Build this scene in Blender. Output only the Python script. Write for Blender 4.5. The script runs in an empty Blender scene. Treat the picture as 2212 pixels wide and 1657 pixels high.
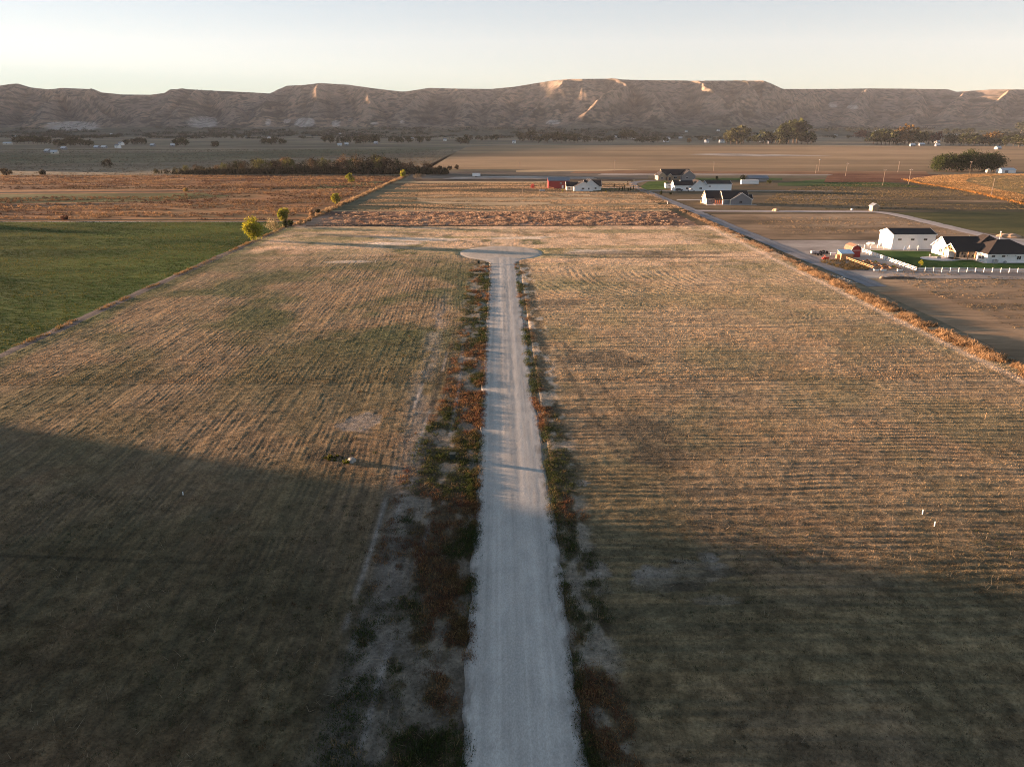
import bpy, bmesh, math, random
import numpy as np
from mathutils import Vector, Matrix
random.seed(7)
rng = np.random.default_rng(7)
S = bpy.context.scene
COL = S.collection
R = math.radians

# ---------------------------------------------------------------- camera, sky, sun, exposure
F_PX, CX, CY, PITCH, CAM_H = 1533.0, 1106.0, 828.5, R(20.1), 42.0     # measured on the photograph at 2212 px width
cam = bpy.data.objects.new('camera', bpy.data.cameras.new('camera')); COL.objects.link(cam)
cam.data.sensor_width = 36; cam.data.lens = F_PX / 2212 * 36
cam.data.clip_start = 0.5; cam.data.clip_end = 60000
cam.location = (0, 0, CAM_H); cam.rotation_euler = (R(90) - PITCH, 0, 0)
S.camera = cam
SUN_AZ, SUN_EL = R(73.6), R(3.6)            # degrees left of the view, above the horizon
sdir = Vector((-math.sin(SUN_AZ) * math.cos(SUN_EL), math.cos(SUN_AZ) * math.cos(SUN_EL), math.sin(SUN_EL)))
W = bpy.data.worlds.new('World'); S.world = W; W.use_nodes = True
wn, wl = W.node_tree.nodes, W.node_tree.links
bg = wn['Background']; sky = wn.new('ShaderNodeTexSky'); sky.sky_type = 'NISHITA'; sky.sun_disc = False
sky.sun_elevation = SUN_EL; sky.sun_rotation = -SUN_AZ
sky.altitude = 700; sky.air_density = 1.0; sky.dust_density = 0.3; sky.ozone_density = 1.6
hsv = wn.new('ShaderNodeGamma'); hsv.inputs[1].default_value = 0.55
tint = wn.new('ShaderNodeMixRGB'); tint.blend_type = 'MULTIPLY'; tint.inputs[0].default_value = 1; tint.inputs[2].default_value = (0.86, 1.0, 1.16, 1)
wl.new(sky.outputs[0], hsv.inputs['Color']); hs2 = wn.new('ShaderNodeHueSaturation'); hs2.inputs['Saturation'].default_value = 0.72; wl.new(hsv.outputs[0], hs2.inputs['Color']); wl.new(hs2.outputs[0], tint.inputs[1]); wl.new(tint.outputs[0], bg.inputs[0]); bg.inputs[1].default_value = 0.053
sun = bpy.data.objects.new('sun', bpy.data.lights.new('sun', 'SUN')); COL.objects.link(sun)
sun.data.energy = 5.0; sun.data.angle = R(0.5); sun.data.color = (1.0, 0.63, 0.39)
sun.rotation_euler = sdir.to_track_quat('Z', 'Y').to_euler()
S.view_settings.view_transform = 'Standard'; S.view_settings.look = 'None'; S.view_settings.gamma = 1
S.view_settings.exposure = 3.0
S.render.engine = 'CYCLES'
S.cycles.max_bounces = 4; S.cycles.diffuse_bounces = 2; S.cycles.volume_bounces = 0
S.cycles.transparent_max_bounces = 4; S.cycles.filter_width = 1.0; S.cycles.use_denoising = True; S.cycles.denoising_prefilter = 'NONE'

# ---------------------------------------------------------------- helpers: measuring
cp, sp = math.cos(PITCH), math.sin(PITCH)
def ray(x, y):
    a, b = (x - CX) / F_PX, -(y - CY) / F_PX
    return a, cp + b * sp, b * cp - sp
def G(x, y, z=0.0):                       # a measured point of the ground -> metres
    a, b, c = ray(x, y)
    t = (z - CAM_H) / c
    return a * t, b * t
def proj(X, Y, Z):
    d = Y * cp - (Z - CAM_H) * sp
    u = Y * sp + (Z - CAM_H) * cp
    return CX + F_PX * X / d, CY - F_PX * u / d
def mpp(y): return 44.73 / (y - 268)       # metres per photo pixel for something standing at row y
RD = Vector((-0.0184, 1.0)).normalized()   # direction of the road
ANG = math.atan2(0.0184, 1.0)
def UV(u, v): return u * RD.y + v * RD.x, -u * RD.x + v * RD.y
def toUV(X, Y): return X * RD.y - Y * RD.x, X * RD.x + Y * RD.y

# ---------------------------------------------------------------- helpers: noise
def _h(ix, iy, s):
    n = (ix.astype(np.int64) * 374761393 + iy.astype(np.int64) * 668265263 + s * 974711) & 0xffffffff
    n = ((n ^ (n >> 13)) * 1274126177) & 0xffffffff
    n = (n ^ (n >> 16)) & 0xffffffff
    n = (n * 2246822519) & 0xffffffff
    return ((n ^ (n >> 15)) & 0xffffff) / float(0xffffff)
def vn(x, y, s=0):
    x = np.asarray(x, float); y = np.asarray(y, float)
    ix, iy = np.floor(x), np.floor(y); fx, fy = x - ix, y - iy
    fx = fx * fx * (3 - 2 * fx); fy = fy * fy * (3 - 2 * fy)
    a, b, c, d = _h(ix, iy, s), _h(ix + 1, iy, s), _h(ix, iy + 1, s), _h(ix + 1, iy + 1, s)
    return (a * (1 - fx) + b * fx) * (1 - fy) + (c * (1 - fx) + d * fx) * fy
def fbm(x, y, o=4, s=0):
    t, a, n = 0, 0.5, 0
    for k in range(o):
        t = t + a * vn(x * 2 ** k + 17.3 * k, y * 2 ** k - 9.1 * k, s + k); n += a; a *= 0.55
    return t / n
def ss(a, b, x):
    t = np.clip((x - a) / (b - a), 0, 1); return t * t * (3 - 2 * t)
def mixc(c, d, t): return c * (1 - t[..., None]) + np.asarray(d, float) * t[..., None]
def seg_dist(X, Y, pts):
    best = np.full(np.shape(X), 1e9)
    for (x0, y0), (x1, y1) in zip(pts[:-1], pts[1:]):
        dx, dy = x1 - x0, y1 - y0
        t = np.clip(((X - x0) * dx + (Y - y0) * dy) / (dx * dx + dy * dy + 1e-9), 0, 1)
        best = np.minimum(best, np.hypot(X - x0 - t * dx, Y - y0 - t * dy))
    return best

# ---------------------------------------------------------------- helpers: objects
def link(o, parent=None):
    COL.objects.link(o)
    if parent is not None: o.parent = parent
    return o
def np_mesh(name, V, Fc, n, mat, colors=None, smooth=False, parent=None):
    me = bpy.data.meshes.new(name)
    V = np.ascontiguousarray(V, dtype=np.float32); Fc = np.ascontiguousarray(Fc, dtype=np.int32).reshape(-1)
    nf = len(Fc) // n
    me.vertices.add(len(V)); me.vertices.foreach_set('co', V.reshape(-1))
    me.loops.add(len(Fc)); me.loops.foreach_set('vertex_index', Fc)
    me.polygons.add(nf); me.polygons.foreach_set('loop_start', np.arange(0, nf * n, n, dtype=np.int32))
    if smooth: me.polygons.foreach_set('use_smooth', np.ones(nf, dtype=bool))
    if colors is not None:
        ca = me.color_attributes.new('Col', 'FLOAT_COLOR', 'POINT')
        c4 = np.ones((len(V), 4), dtype=np.float32); c4[:, :3] = colors
        ca.data.foreach_set('color', c4.reshape(-1))
    me.update(calc_edges=True); me.materials.append(mat)
    return link(bpy.data.objects.new(name, me), parent)
def grid_faces(nr, nc):
    i = np.arange(nr - 1)[:, None] * nc + np.arange(nc - 1)[None, :]
    return np.stack([i, i + 1, i + nc + 1, i + nc], -1).reshape(-1, 4)
class MB:
    def __init__(s): s.v = []; s.f = []
    def add(s, vs, fs):
        b = len(s.v); s.v += [tuple(p) for p in vs]; s.f += [tuple(b + i for i in f) for f in fs]; return s
    def box(s, x0, x1, y0, y1, z0, z1):
        return s.add([(x0, y0, z0), (x1, y0, z0), (x1, y1, z0), (x0, y1, z0), (x0, y0, z1), (x1, y0, z1), (x1, y1, z1), (x0, y1, z1)],
                     [(0, 3, 2, 1), (4, 5, 6, 7), (0, 1, 5, 4), (1, 2, 6, 5), (2, 3, 7, 6), (3, 0, 4, 7)])
    def prism(s, pts, axis, a, b):          # profile extruded along an axis; pts are (other horizontal, z)
        n = len(pts)
        P = (lambda p, t: (p[0], t, p[1])) if axis == 'y' else (lambda p, t: (t, p[0], p[1]))
        vs = [P(p, a) for p in pts] + [P(p, b) for p in pts]
        return s.add(vs, [tuple(range(n - 1, -1, -1)), tuple(range(n, 2 * n))] + [(i, (i + 1) % n, n + (i + 1) % n, n + i) for i in range(n)])
    def tube(s, p0, p1, r0, r1=None, n=8):
        r1 = r0 if r1 is None else r1
        p0, p1 = Vector(p0), Vector(p1); d = (p1 - p0).normalized()
        a = d.orthogonal().normalized(); b = d.cross(a)
        vs = []
        for p, r in ((p0, r0), (p1, r1)):
            for k in range(n):
                t = 2 * math.pi * k / n; vs.append(p + a * (r * math.cos(t)) + b * (r * math.sin(t)))
        return s.add(vs, [(k, (k + 1) % n, n + (k + 1) % n, n + k) for k in range(n)] + [tuple(range(n - 1, -1, -1)), tuple(range(n, 2 * n))])
    def beam(s, p0, p1, w, h):              # rectangular bar between two points
        p0, p1 = Vector(p0), Vector(p1); d = (p1 - p0).normalized()
        sd = d.cross(Vector((0, 0, 1)))
        sd = sd.normalized() if sd.length > 1e-4 else Vector((1, 0, 0))
        up = sd.cross(d)
        vs = [p + sd * (a * w / 2) + up * (b * h / 2) for p in (p0, p1) for a, b in ((-1, -1), (1, -1), (1, 1), (-1, 1))]
        return s.add(vs, [(3, 2, 1, 0), (4, 5, 6, 7), (0, 1, 5, 4), (1, 2, 6, 5), (2, 3, 7, 6), (3, 0, 4, 7)])
    def build(s, name, mat, parent=None, smooth=False):
        me = bpy.data.meshes.new(name); me.from_pydata(s.v, [], s.f)
        bm = bmesh.new(); bm.from_mesh(me); bmesh.ops.recalc_face_normals(bm, faces=bm.faces); bm.to_mesh(me); bm.free()
        if smooth:
            for p in me.polygons: p.use_smooth = True
        me.materials.append(mat)
        return link(bpy.data.objects.new(name, me), parent)
def tag(o, label=None, cat=None, group=None, kind=None):
    if label: o['label'] = label
    if cat: o['category'] = cat
    if group: o['group'] = group
    if kind: o['kind'] = kind
    return o
def thing(name, label, cat, x, y, rz=None, z=0.0, group=None):
    o = bpy.data.objects.new(name, None); COL.objects.link(o); o.empty_display_size = 0.5
    o.location = (x, y, z); o.rotation_euler = (0, 0, ANG if rz is None else rz)
    return tag(o, label, cat, group)
def copy_tree(o, parent=None):
    c = o.copy(); COL.objects.link(c); c.parent = parent
    for ch in list(o.children): copy_tree(ch, c)
    return c
ORD = ['first', 'second', 'third', 'fourth', 'fifth', 'sixth', 'seventh', 'eighth', 'ninth', 'tenth', 'eleventh', 'twelfth', 'thirteenth', 'fourteenth', 'fifteenth', 'sixteenth', 'seventeenth', 'eighteenth', 'nineteenth', 'twentieth']
ORD += ['twenty ' + o for o in ORD[:9]] + ['thirtieth'] + ['thirty ' + o for o in ORD[:9]] + ['fortieth'] + ['forty ' + o for o in ORD[:9]]
ORD += [a + o for t_ in ('fifty', 'sixty', 'seventy', 'eighty', 'ninety') for a, o in [(t_[:-1], 'ieth')] + [(t_ + ' ', q_) for q_ in ORD[:9]]]

# ---------------------------------------------------------------- materials
def mat_base(name, rough=0.9, spec=0.15):
    m = bpy.data.materials.new(name); m.use_nodes = True; nt = m.node_tree
    b = nt.nodes['Principled BSDF']; b.inputs['Roughness'].default_value = rough; b.inputs['Specular IOR Level'].default_value = spec
    return m, nt, b
def plain(name, c, rough=0.7, var=0.12, scale=1.5, spec=0.3, metal=0.0, bump=0.0):
    m, nt, b = mat_base(name, rough, spec); N, L = nt.nodes, nt.links
    g = N.new('ShaderNodeNewGeometry'); n = N.new('ShaderNodeTexNoise'); n.inputs['Scale'].default_value = scale; n.inputs['Detail'].default_value = 5
    L.new(g.outputs['Position'], n.inputs['Vector'])
    r = N.new('ShaderNodeValToRGB'); r.color_ramp.elements[0].position = 0.3; r.color_ramp.elements[1].position = 0.7
    r.color_ramp.elements[0].color = (*[x * (1 - var) for x in c], 1); r.color_ramp.elements[1].color = (*[min(1, x * (1 + var)) for x in c], 1)
    L.new(n.outputs[0], r.inputs[0]); L.new(r.outputs[0], b.inputs['Base Color']); b.inputs['Metallic'].default_value = metal
    if bump:
        bp = N.new('ShaderNodeBump'); bp.inputs['Distance'].default_value = bump; L.new(n.outputs[0], bp.inputs['Height']); L.new(bp.outputs[0], b.inputs['Normal'])
    return m
def siding(name, c, axis='Z', period=0.2, depth=0.02, rough=0.6):   # boards, ribs or shingle courses
    m, nt, b = mat_base(name, rough, 0.3); N, L = nt.nodes, nt.links
    tc = N.new('ShaderNodeTexCoord'); w = N.new('ShaderNodeTexWave'); w.wave_type = 'BANDS'; w.bands_direction = axis; w.wave_profile = 'SAW'
    w.inputs['Scale'].default_value = 0.314 / period; w.inputs['Distortion'].default_value = 0
    L.new(tc.outputs['Object'], w.inputs['Vector'])
    n = N.new('ShaderNodeTexNoise'); n.inputs['Scale'].default_value = 2.0; L.new(tc.outputs['Object'], n.inputs['Vector'])
    r = N.new('ShaderNodeMixRGB'); r.inputs[1].default_value = (*[x * 0.85 for x in c], 1); r.inputs[2].default_value = (*c, 1)
    L.new(n.outputs[0], r.inputs[0]); L.new(r.outputs[0], b.inputs['Base Color'])
    bp = N.new('ShaderNodeBump'); bp.inputs['Distance'].default_value = depth; L.new(w.outputs[0], bp.inputs['Height']); L.new(bp.outputs[0], b.inputs['Normal'])
    return m
def colattr(name, fine=0.35, scale=6.0, bump=0.0, bscale=4.0, rough=0.95, transl=0.0, stretch=(1, 1, 1)):
    m, nt, b = mat_base(name, rough, 0.05); N, L = nt.nodes, nt.links
    a = N.new('ShaderNodeAttribute'); a.attribute_name = 'Col'
    g = N.new('ShaderNodeNewGeometry')
    mp = N.new('ShaderNodeMapping'); mp.inputs['Scale'].default_value = stretch; mp.inputs['Rotation'].default_value = (0, 0, ANG); L.new(g.outputs['Position'], mp.inputs['Vector'])
    src = a.outputs['Color']
    if fine:
        n = N.new('ShaderNodeTexNoise'); n.inputs['Scale'].default_value = scale; n.inputs['Detail'].default_value = 6; n.inputs['Roughness'].default_value = 0.7
        L.new(mp.outputs[0], n.inputs['Vector'])
        mr = N.new('ShaderNodeMapRange'); mr.inputs[1].default_value = 0.3; mr.inputs[2].default_value = 0.7; mr.inputs[3].default_value = 1 - fine; mr.inputs[4].default_value = 1 + fine
        L.new(n.outputs[0], mr.inputs[0])
        mx = N.new('ShaderNodeVectorMath'); mx.operation = 'SCALE'; L.new(src, mx.inputs[0]); L.new(mr.outputs[0], mx.inputs['Scale']); src = mx.outputs[0]
    L.new(src, b.inputs['Base Color'])
    if bump:
        n2 = N.new('ShaderNodeTexNoise'); n2.inputs['Scale'].default_value = bscale; n2.inputs['Detail'].default_value = 5; n2.inputs['Roughness'].default_value = 0.65
        L.new(mp.outputs[0], n2.inputs['Vector'])
        bp = N.new('ShaderNodeBump'); bp.inputs['Distance'].default_value = bump; L.new(n2.outputs[0], bp.inputs['Height']); L.new(bp.outputs[0], b.inputs['Normal'])
    if transl:
        t = N.new('ShaderNodeBsdfTranslucent'); L.new(src, t.inputs['Color']); mxs = N.new('ShaderNodeMixShader'); mxs.inputs[0].default_value = transl
        L.new(b.outputs[0], mxs.inputs[1]); L.new(t.outputs[0], mxs.inputs[2]); L.new(mxs.outputs[0], nt.nodes['Material Output'].inputs[0])
    return m
def fieldmat(name, cols, scale=0.05, st=(0.25, 1.0), patch=0.012, bump=0.12, bscale=1.6, fine=0.5):
    """ploughed or grown-over land: streaks along the rows, larger patches, fine grain"""
    m, nt, b = mat_base(name, 0.95, 0.05); N, L = nt.nodes, nt.links
    g = N.new('ShaderNodeNewGeometry'); mp = N.new('ShaderNodeMapping'); mp.inputs['Scale'].default_value = (st[0], st[1], 1); mp.inputs['Rotation'].default_value = (0, 0, ANG)
    L.new(g.outputs['Position'], mp.inputs['Vector'])
    def noise(sc, det, vec, ro=0.6):
        n = N.new('ShaderNodeTexNoise'); n.inputs['Scale'].default_value = sc; n.inputs['Detail'].default_value = det; n.inputs['Roughness'].default_value = ro
        L.new(vec, n.inputs['Vector']); return n.outputs[0]
    s1 = noise(scale, 8, mp.outputs[0], 0.7); s2 = noise(patch, 3, g.outputs['Position'])
    ad = N.new('ShaderNodeMath'); ad.operation = 'ADD'; L.new(s1, ad.inputs[0]); L.new(s2, ad.inputs[1])
    mr = N.new('ShaderNodeMapRange'); mr.inputs[1].default_value = 0.84; mr.inputs[2].default_value = 1.16; L.new(ad.outputs[0], mr.inputs[0])
    rp = N.new('ShaderNodeValToRGB'); el = rp.color_ramp.elements
    while len(el) < len(cols): el.new(0.5)
    for i, c in enumerate(cols): el[i].position = i / (len(cols) - 1); el[i].color = (*c, 1)
    L.new(mr.outputs[0], rp.inputs[0])
    f = noise(bscale, 6, mp.outputs[0], 0.75)
    mr2 = N.new('ShaderNodeMapRange'); mr2.inputs[1].default_value = 0.3; mr2.inputs[2].default_value = 0.7; mr2.inputs[3].default_value = 1 - fine; mr2.inputs[4].default_value = 1 + fine; L.new(f, mr2.inputs[0])
    mx = N.new('ShaderNodeVectorMath'); mx.operation = 'SCALE'; L.new(rp.outputs[0], mx.inputs[0]); L.new(mr2.outputs[0], mx.inputs['Scale']); L.new(mx.outputs[0], b.inputs['Base Color'])
    if bump:
        bp = N.new('ShaderNodeBump'); bp.inputs['Distance'].default_value = bump; L.new(f, bp.inputs['Height']); L.new(bp.outputs[0], b.inputs['Normal'])
    return m

M = {}
M['veg'] = colattr('vegetation', fine=0, transl=0.3)
M['leaf'] = colattr('leaves', fine=0.25, scale=0.7, transl=0.35)
M['field'] = colattr('stubble_ground', fine=0.45, scale=3.5, bump=0.10, bscale=5.0)
M['gravel'] = colattr('gravel', fine=0.22, scale=9.0, bump=0.012, bscale=14.0, stretch=(1, 0.5, 1))
M['white'] = plain('white_paint', (0.78, 0.78, 0.76), 0.5, 0.04)
M['white_boards'] = siding('white_board_siding', (0.78, 0.78, 0.77), 'X', 0.4, 0.02)
M['white_metal'] = siding('white_ribbed_steel', (0.80, 0.80, 0.80), 'X', 0.3, 0.02, 0.4)
M['grey_boards'] = siding('grey_lap_siding', (0.20, 0.205, 0.22), 'Z', 0.2, 0.02)
M['tan_boards'] = siding('tan_lap_siding', (0.34, 0.27, 0.19), 'Z', 0.2, 0.02)
M['cream'] = siding('cream_lap_siding', (0.55, 0.50, 0.42), 'Z', 0.2, 0.02)
M['dark_roof'] = siding('dark_shingles', (0.014, 0.013, 0.015), 'Z', 0.15, 0.02, 0.85)
M['brown_roof'] = siding('brown_black_shingles', (0.024, 0.018, 0.016), 'Z', 0.15, 0.02, 0.85)
M['grey_roof'] = siding('grey_metal_roof', (0.13, 0.15, 0.18), 'X', 0.4, 0.03, 0.45)
M['red_metal'] = siding('red_ribbed_steel', (0.27, 0.035, 0.035), 'X', 0.3, 0.02, 0.45)
M['red_boards'] = siding('red_board_siding', (0.33, 0.03, 0.03), 'X', 0.25, 0.02)
M['glass'] = plain('dark_glass', (0.03, 0.035, 0.045), 0.12, 0.05, spec=0.6)
M['wood'] = plain('weathered_timber', (0.38, 0.24, 0.13), 0.8, 0.3, 3.0)
M['cedar'] = plain('cedar_timber', (0.45, 0.24, 0.12), 0.7, 0.2, 3.0)
M['polewood'] = plain('pole_wood', (0.20, 0.155, 0.12), 0.85, 0.2, 2.0)
M['concrete'] = plain('pale_concrete', (0.50, 0.47, 0.45), 0.9, 0.12, 1.0)
M['soil'] = plain('garden_soil', (0.10, 0.075, 0.06), 0.95, 0.3, 2.0)
M['black'] = plain('black_rubber', (0.02, 0.02, 0.022), 0.8, 0.1)
M['darkpaint'] = plain('dark_car_paint', (0.03, 0.035, 0.045), 0.25, 0.05, spec=0.6)
M['whitecar'] = plain('white_car_paint', (0.75, 0.75, 0.75), 0.3, 0.03, spec=0.6)
M['redpaint'] = plain('red_machine_paint', (0.42, 0.05, 0.03), 0.5, 0.15)
M['steel'] = plain('grey_steel', (0.35, 0.36, 0.38), 0.4, 0.1, metal=0.3)
M['bluecloth'] = plain('pale_blue_plastic', (0.35, 0.45, 0.6), 0.6, 0.1)
M['utility'] = plain('dark_green_metal', (0.025, 0.035, 0.028), 0.6, 0.1)
M['rock'] = plain('pale_rock', (0.27, 0.26, 0.24), 0.9, 0.3, 2.5, bump=0.05)
M['bark'] = plain('bark', (0.10, 0.075, 0.055), 0.95, 0.3, 2.0)
M['polycarb'] = plain('clear_corrugated_panel', (0.45, 0.55, 0.65), 0.25, 0.1, spec=0.6)
M['yellow'] = plain('yellow_marker', (0.6, 0.5, 0.15), 0.6, 0.1)
M['galv'] = siding('galvanised_roof', (0.42, 0.46, 0.5), 'X', 0.4, 0.03, 0.35)
M['base'] = fieldmat('valley_ground', [(0.10, 0.088, 0.058), (0.16, 0.132, 0.088), (0.24, 0.19, 0.13)], 0.02, (0.2, 1), 0.003, 0.1, 0.6)

# ---------------------------------------------------------------- terrain: bluffs beyond the valley
SKY = [(-900, 205), (-500, 196), (-250, 200), (0, 195), (45, 189), (58, 188.5), (83, 196), (121, 200), (151, 197), (217, 199.6), (232, 206), (277, 210), (335, 210.5), (366, 207), (378, 200), (408, 199), (454, 201.7), (555, 206), (590, 208), (628, 192.6), (663, 191.3), (699, 187.5), (759, 190.8), (810, 197.6), (868, 204), (880, 204), (931, 197), (986, 198.4), (1062, 199), (1112, 194.6), (1191, 182.5), (1229, 179.5), (1304, 179), (1367, 181.5), (1493, 182.7), (1637, 182.5), (1655, 188), (1682, 199), (1780, 199), (1869, 198), (1932, 198.4), (2033, 199.6), (2053, 204.7), (2083, 202.6), (2126, 200), (2212, 200), (2500, 196), (3200, 205)]
SPURS = [  # ridge lines read off the photograph: (x, y) top to bottom, height factor
 [(60, 192), (30, 225), (-40, 262)], [(83, 198), (176, 232), (262, 272)], [(150, 200), (120, 235), (90, 262)], [(220, 201), (200, 225), (300, 262)],
 [(413, 206), (380, 235), (320, 272)], [(454, 206), (420, 240), (355, 277)], [(459, 212), (504, 250), (520, 268)], [(628, 196), (585, 225), (550, 268)],
 [(700, 192), (690, 235), (660, 272)], [(760, 195), (800, 235), (800, 270)], [(931, 200), (900, 235), (850, 270)], [(986, 200), (1010, 240), (1020, 272)], [(1112, 196), (1080, 230), (1060, 270)],
 [(1225, 182), (1210, 212), (1135, 262)], [(1304, 184), (1352, 210), (1235, 276)], [(1367, 186), (1400, 230), (1440, 272)], [(1500, 186), (1516, 212), (1575, 255)], [(1580, 186), (1620, 225), (1560, 262)],
 [(1640, 186), (1665, 215), (1760, 250)], [(1780, 202), (1740, 230), (1690, 262)], [(1869, 202), (1850, 235), (1830, 270)], [(1960, 202), (1980, 235), (1960, 270)], [(2083, 206), (2060, 235), (2030, 268)], [(2180, 203), (2150, 240), (2110, 270)], [(2300, 203), (2290, 240), (2230, 270)]]
def terrain(X, Y):
    X = np.asarray(X, float); Y = np.asarray(Y, float)
    a = X / np.maximum(Y, 1)                          # direction
    px = CX + a * F_PX / cp * 1.0                     # column near the horizon row
    px = CX + a * 1632.0
    el = np.interp(px, [p[0] for p in SKY], [(268 - p[1]) for p in SKY]) / 1632.0
    foot = 3450 + 260 * (fbm(a * 6 + 3, a * 0 + 1, 2, 5) - 0.5)
    foot = foot + 650 * ss(1640, 1760, px) * ss(2110, 2000, px) + 350 * ss(980, 1060, px) * ss(1220, 1160, px) - 550 * ss(2080, 2450, px)
    crest = np.interp(px, [-600, 300, 560, 600, 660, 900, 1090, 1165, 1255, 1480, 1514, 1600, 1640, 1690, 1760, 2035, 2120, 2260, 2500], [4900, 4700, 5000, 4950, 4550, 4750, 4900, 4950, 4300, 4700, 4280, 4600, 4300, 4700, 5200, 5300, 4850, 4250, 3650]) + 60 * (fbm(a * 30, a * 0 + 7, 2, 9) - 0.5)
    Yc = crest
    Hc = CAM_H + el * Yc
    t = (Y - foot) / (crest - foot)
    # warp so that ravines are cut back into the slope
    wv = fbm(a * 17 + 0.5 * np.clip(t, 0, 1.2), t * 0.7, 2, 21)
    wx = X + 160 * (fbm(X / 500, Y / 500, 2, 24) - 0.5)
    rv = 1 - 2.4 * np.abs(fbm(wx / 330, Y / 1000, 3, 25) - 0.5)
    wv2 = 1 - 2.4 * np.abs(fbm(wx / 95, Y / 260, 3, 33) - 0.5)
    env = np.clip(t, 0, 1) * np.clip(1 - t, 0, 1) * 4
    prof = np.clip(t, 0, 1) ** 1.25
    s = Hc * prof * (1 - 0.0 * rv)
    z = s + env * Hc * (0.20 * (rv - 0.65) + 0.07 * (wv2 - 0.65))
    # spurs measured in the photograph, as broad triangular ribs on the slope
    u = px; yy = 268 - (el * 1632.0) * np.clip(t, 0, 1) ** 1.1
    tt = np.clip(t, 0, 1)
    rib = np.zeros_like(z)
    for sp_ in SPURS:
        ys = [(272 - q[1]) / (272 - sp_[0][1]) for q in sp_][::-1]; xs = [q[0] for q in sp_][::-1]
        xr = np.interp(tt, ys, xs) + 14 * (fbm(tt * 5 + xs[0], a * 3, 3, 23) - 0.5)
        w = 16 + 34 * (1 - tt)
        rib = np.maximum(rib, np.clip(1 - np.abs(u - xr) / w, 0, 1))
    z = z + env * Hc * 0.34 * (rib - 0.35)
    z = z + env * 8 * (fbm(X / 60, Y / 60, 3, 44) - 0.5)
    apron = 26 * ss(2500, 3500, Y) ** 1.6 + 8 * (fbm(X / 300, Y / 300, 3, 3) - 0.5) * ss(2600, 3300, Y)
    z = np.where(t > 0, z + apron * (1 - np.clip(t, 0, 1)), apron)
    z = np.where(t > 1, Hc * (1 - 0.8 * ss(crest + 15, crest + 200, Y)), z)
    return z - 1.5 * (1 - ss(2450, 2650, Y))
def hit(x, y):                                       # where the sight line through a far pixel meets the terrain
    a, b, c = ray(x, y)
    Ys = np.arange(600, 5200, 8.0); ts = Ys / b
    X = a * ts; Z = CAM_H + c * ts
    T = np.where(Ys > 2450, terrain(X, Ys), 0)
    k = np.argmax(Z <= T)
    return float(X[k]), float(Ys[k]), float(T[k])
az = np.linspace(-0.95, 0.95, 1300)
rr = np.concatenate([np.arange(2450, 3300, 25), np.arange(3300, 5300, 7), np.arange(5300, 7400, 150)])
A, Rr = np.meshgrid(az, rr); HX, HY = A * Rr, Rr
HZ = terrain(HX, HY)
c_h = np.array([0.155, 0.122, 0.097]) * np.ones(HX.shape + (3,))
n1 = fbm(HX / 240, HZ / 80 + HY / 900, 4, 61); n2 = fbm(HX / 24, HZ / 11 + HY / 300, 3, 62); n3 = fbm(HX / 90, HY / 400, 3, 64)
c_h = mixc(c_h, (0.24, 0.17, 0.12), ss(0.42, 0.68, n1))
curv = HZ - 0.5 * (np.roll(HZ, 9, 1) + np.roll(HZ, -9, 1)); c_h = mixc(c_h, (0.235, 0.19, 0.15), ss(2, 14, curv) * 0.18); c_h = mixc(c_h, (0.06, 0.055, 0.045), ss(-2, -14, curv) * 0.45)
c_h = mixc(c_h, (0.035, 0.036, 0.025), ss(0.50, 0.62, n2) * 0.8)
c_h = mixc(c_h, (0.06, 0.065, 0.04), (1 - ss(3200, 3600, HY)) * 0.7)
HPX, HPY = proj(HX, HY, HZ)
for (x0, x1, y0, y1) in [(98, 219, 263, 283), (403, 471, 252, 277), (573, 585, 258, 274), (612, 628, 257, 267), (636, 682, 255, 276), (716, 735, 260, 275), (752, 761, 255, 262), (800, 818, 265, 270), (865, 873, 261, 268), (1180, 1211, 260, 270), (1790, 1810, 221, 233), (1830, 1855, 228, 236)]:
    cx_, cy_ = (x0 + x1) / 2, (y0 + y1) / 2
    q = ((HPX - cx_) / ((x1 - x0) / 2)) ** 2 + (np.maximum((HPY - cy_) / ((y1 - y0) / 2), -9)) ** 4
    q = q + 0.9 * (fbm(HX / 40, HY / 40, 3, 71) - 0.5)
    c_h = mixc(c_h, (0.46, 0.42, 0.38), 0.62 * (1 - ss(0.6, 1.1, q)) * (0.45 + 0.55 * ss(0.3, 0.6, fbm(HX / 9, HY / 60, 2, 77))))
M['hill'] = colattr('sagebrush_slope', fine=0.5, scale=0.045, bump=2.5, bscale=0.06)
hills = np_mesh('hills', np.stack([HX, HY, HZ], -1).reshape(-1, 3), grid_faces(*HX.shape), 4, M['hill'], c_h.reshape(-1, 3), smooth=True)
tag(hills, kind='structure')

# hills out of the frame on the sunset side: they throw the evening shade over bluffs, village and foreground
def shade_height(x, y, h):                            # height the western ridge needs for shade to reach height h at (x, y)
    k = 1.02; s = (x + k * y) / (-sdir.x - k * sdir.y) * 1.0
    s = (x + k * y) / (abs(sdir.x) / math.cos(SUN_EL) - k * sdir.y / math.cos(SUN_EL))
    X, Y = x - s * math.sin(SUN_AZ), y + s * math.cos(SUN_AZ)
    return X, Y, h + s * math.tan(SUN_EL)
tg = [(-430, 700, 6), (-150, 1000, 5), (200, 1500, 5), (900, 1950, 9), (1500, 2500, 60), (-1500, 3900, 200), (-3000, 4600, 300), (-900, 4600, 290), (250, 4450, 190), (1000, 4450, 190), (1500, 4500, 200), (2300, 4700, 190), (2600, 4300, 95), (3600, 4100, 90)]
pts = sorted([shade_height(*t) for t in tg], key=lambda p: p[1])
py_ = [p[1] for p in pts]; pz_ = [p[2] for p in pts]
n_ = 260; vv, w_ = [], []
ys = np.linspace(py_[0] - 40, py_[-1] + 1500, n_)
hs = np.interp(ys, py_, pz_); xs = -1.02 * ys
hs[0] = 0
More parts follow.
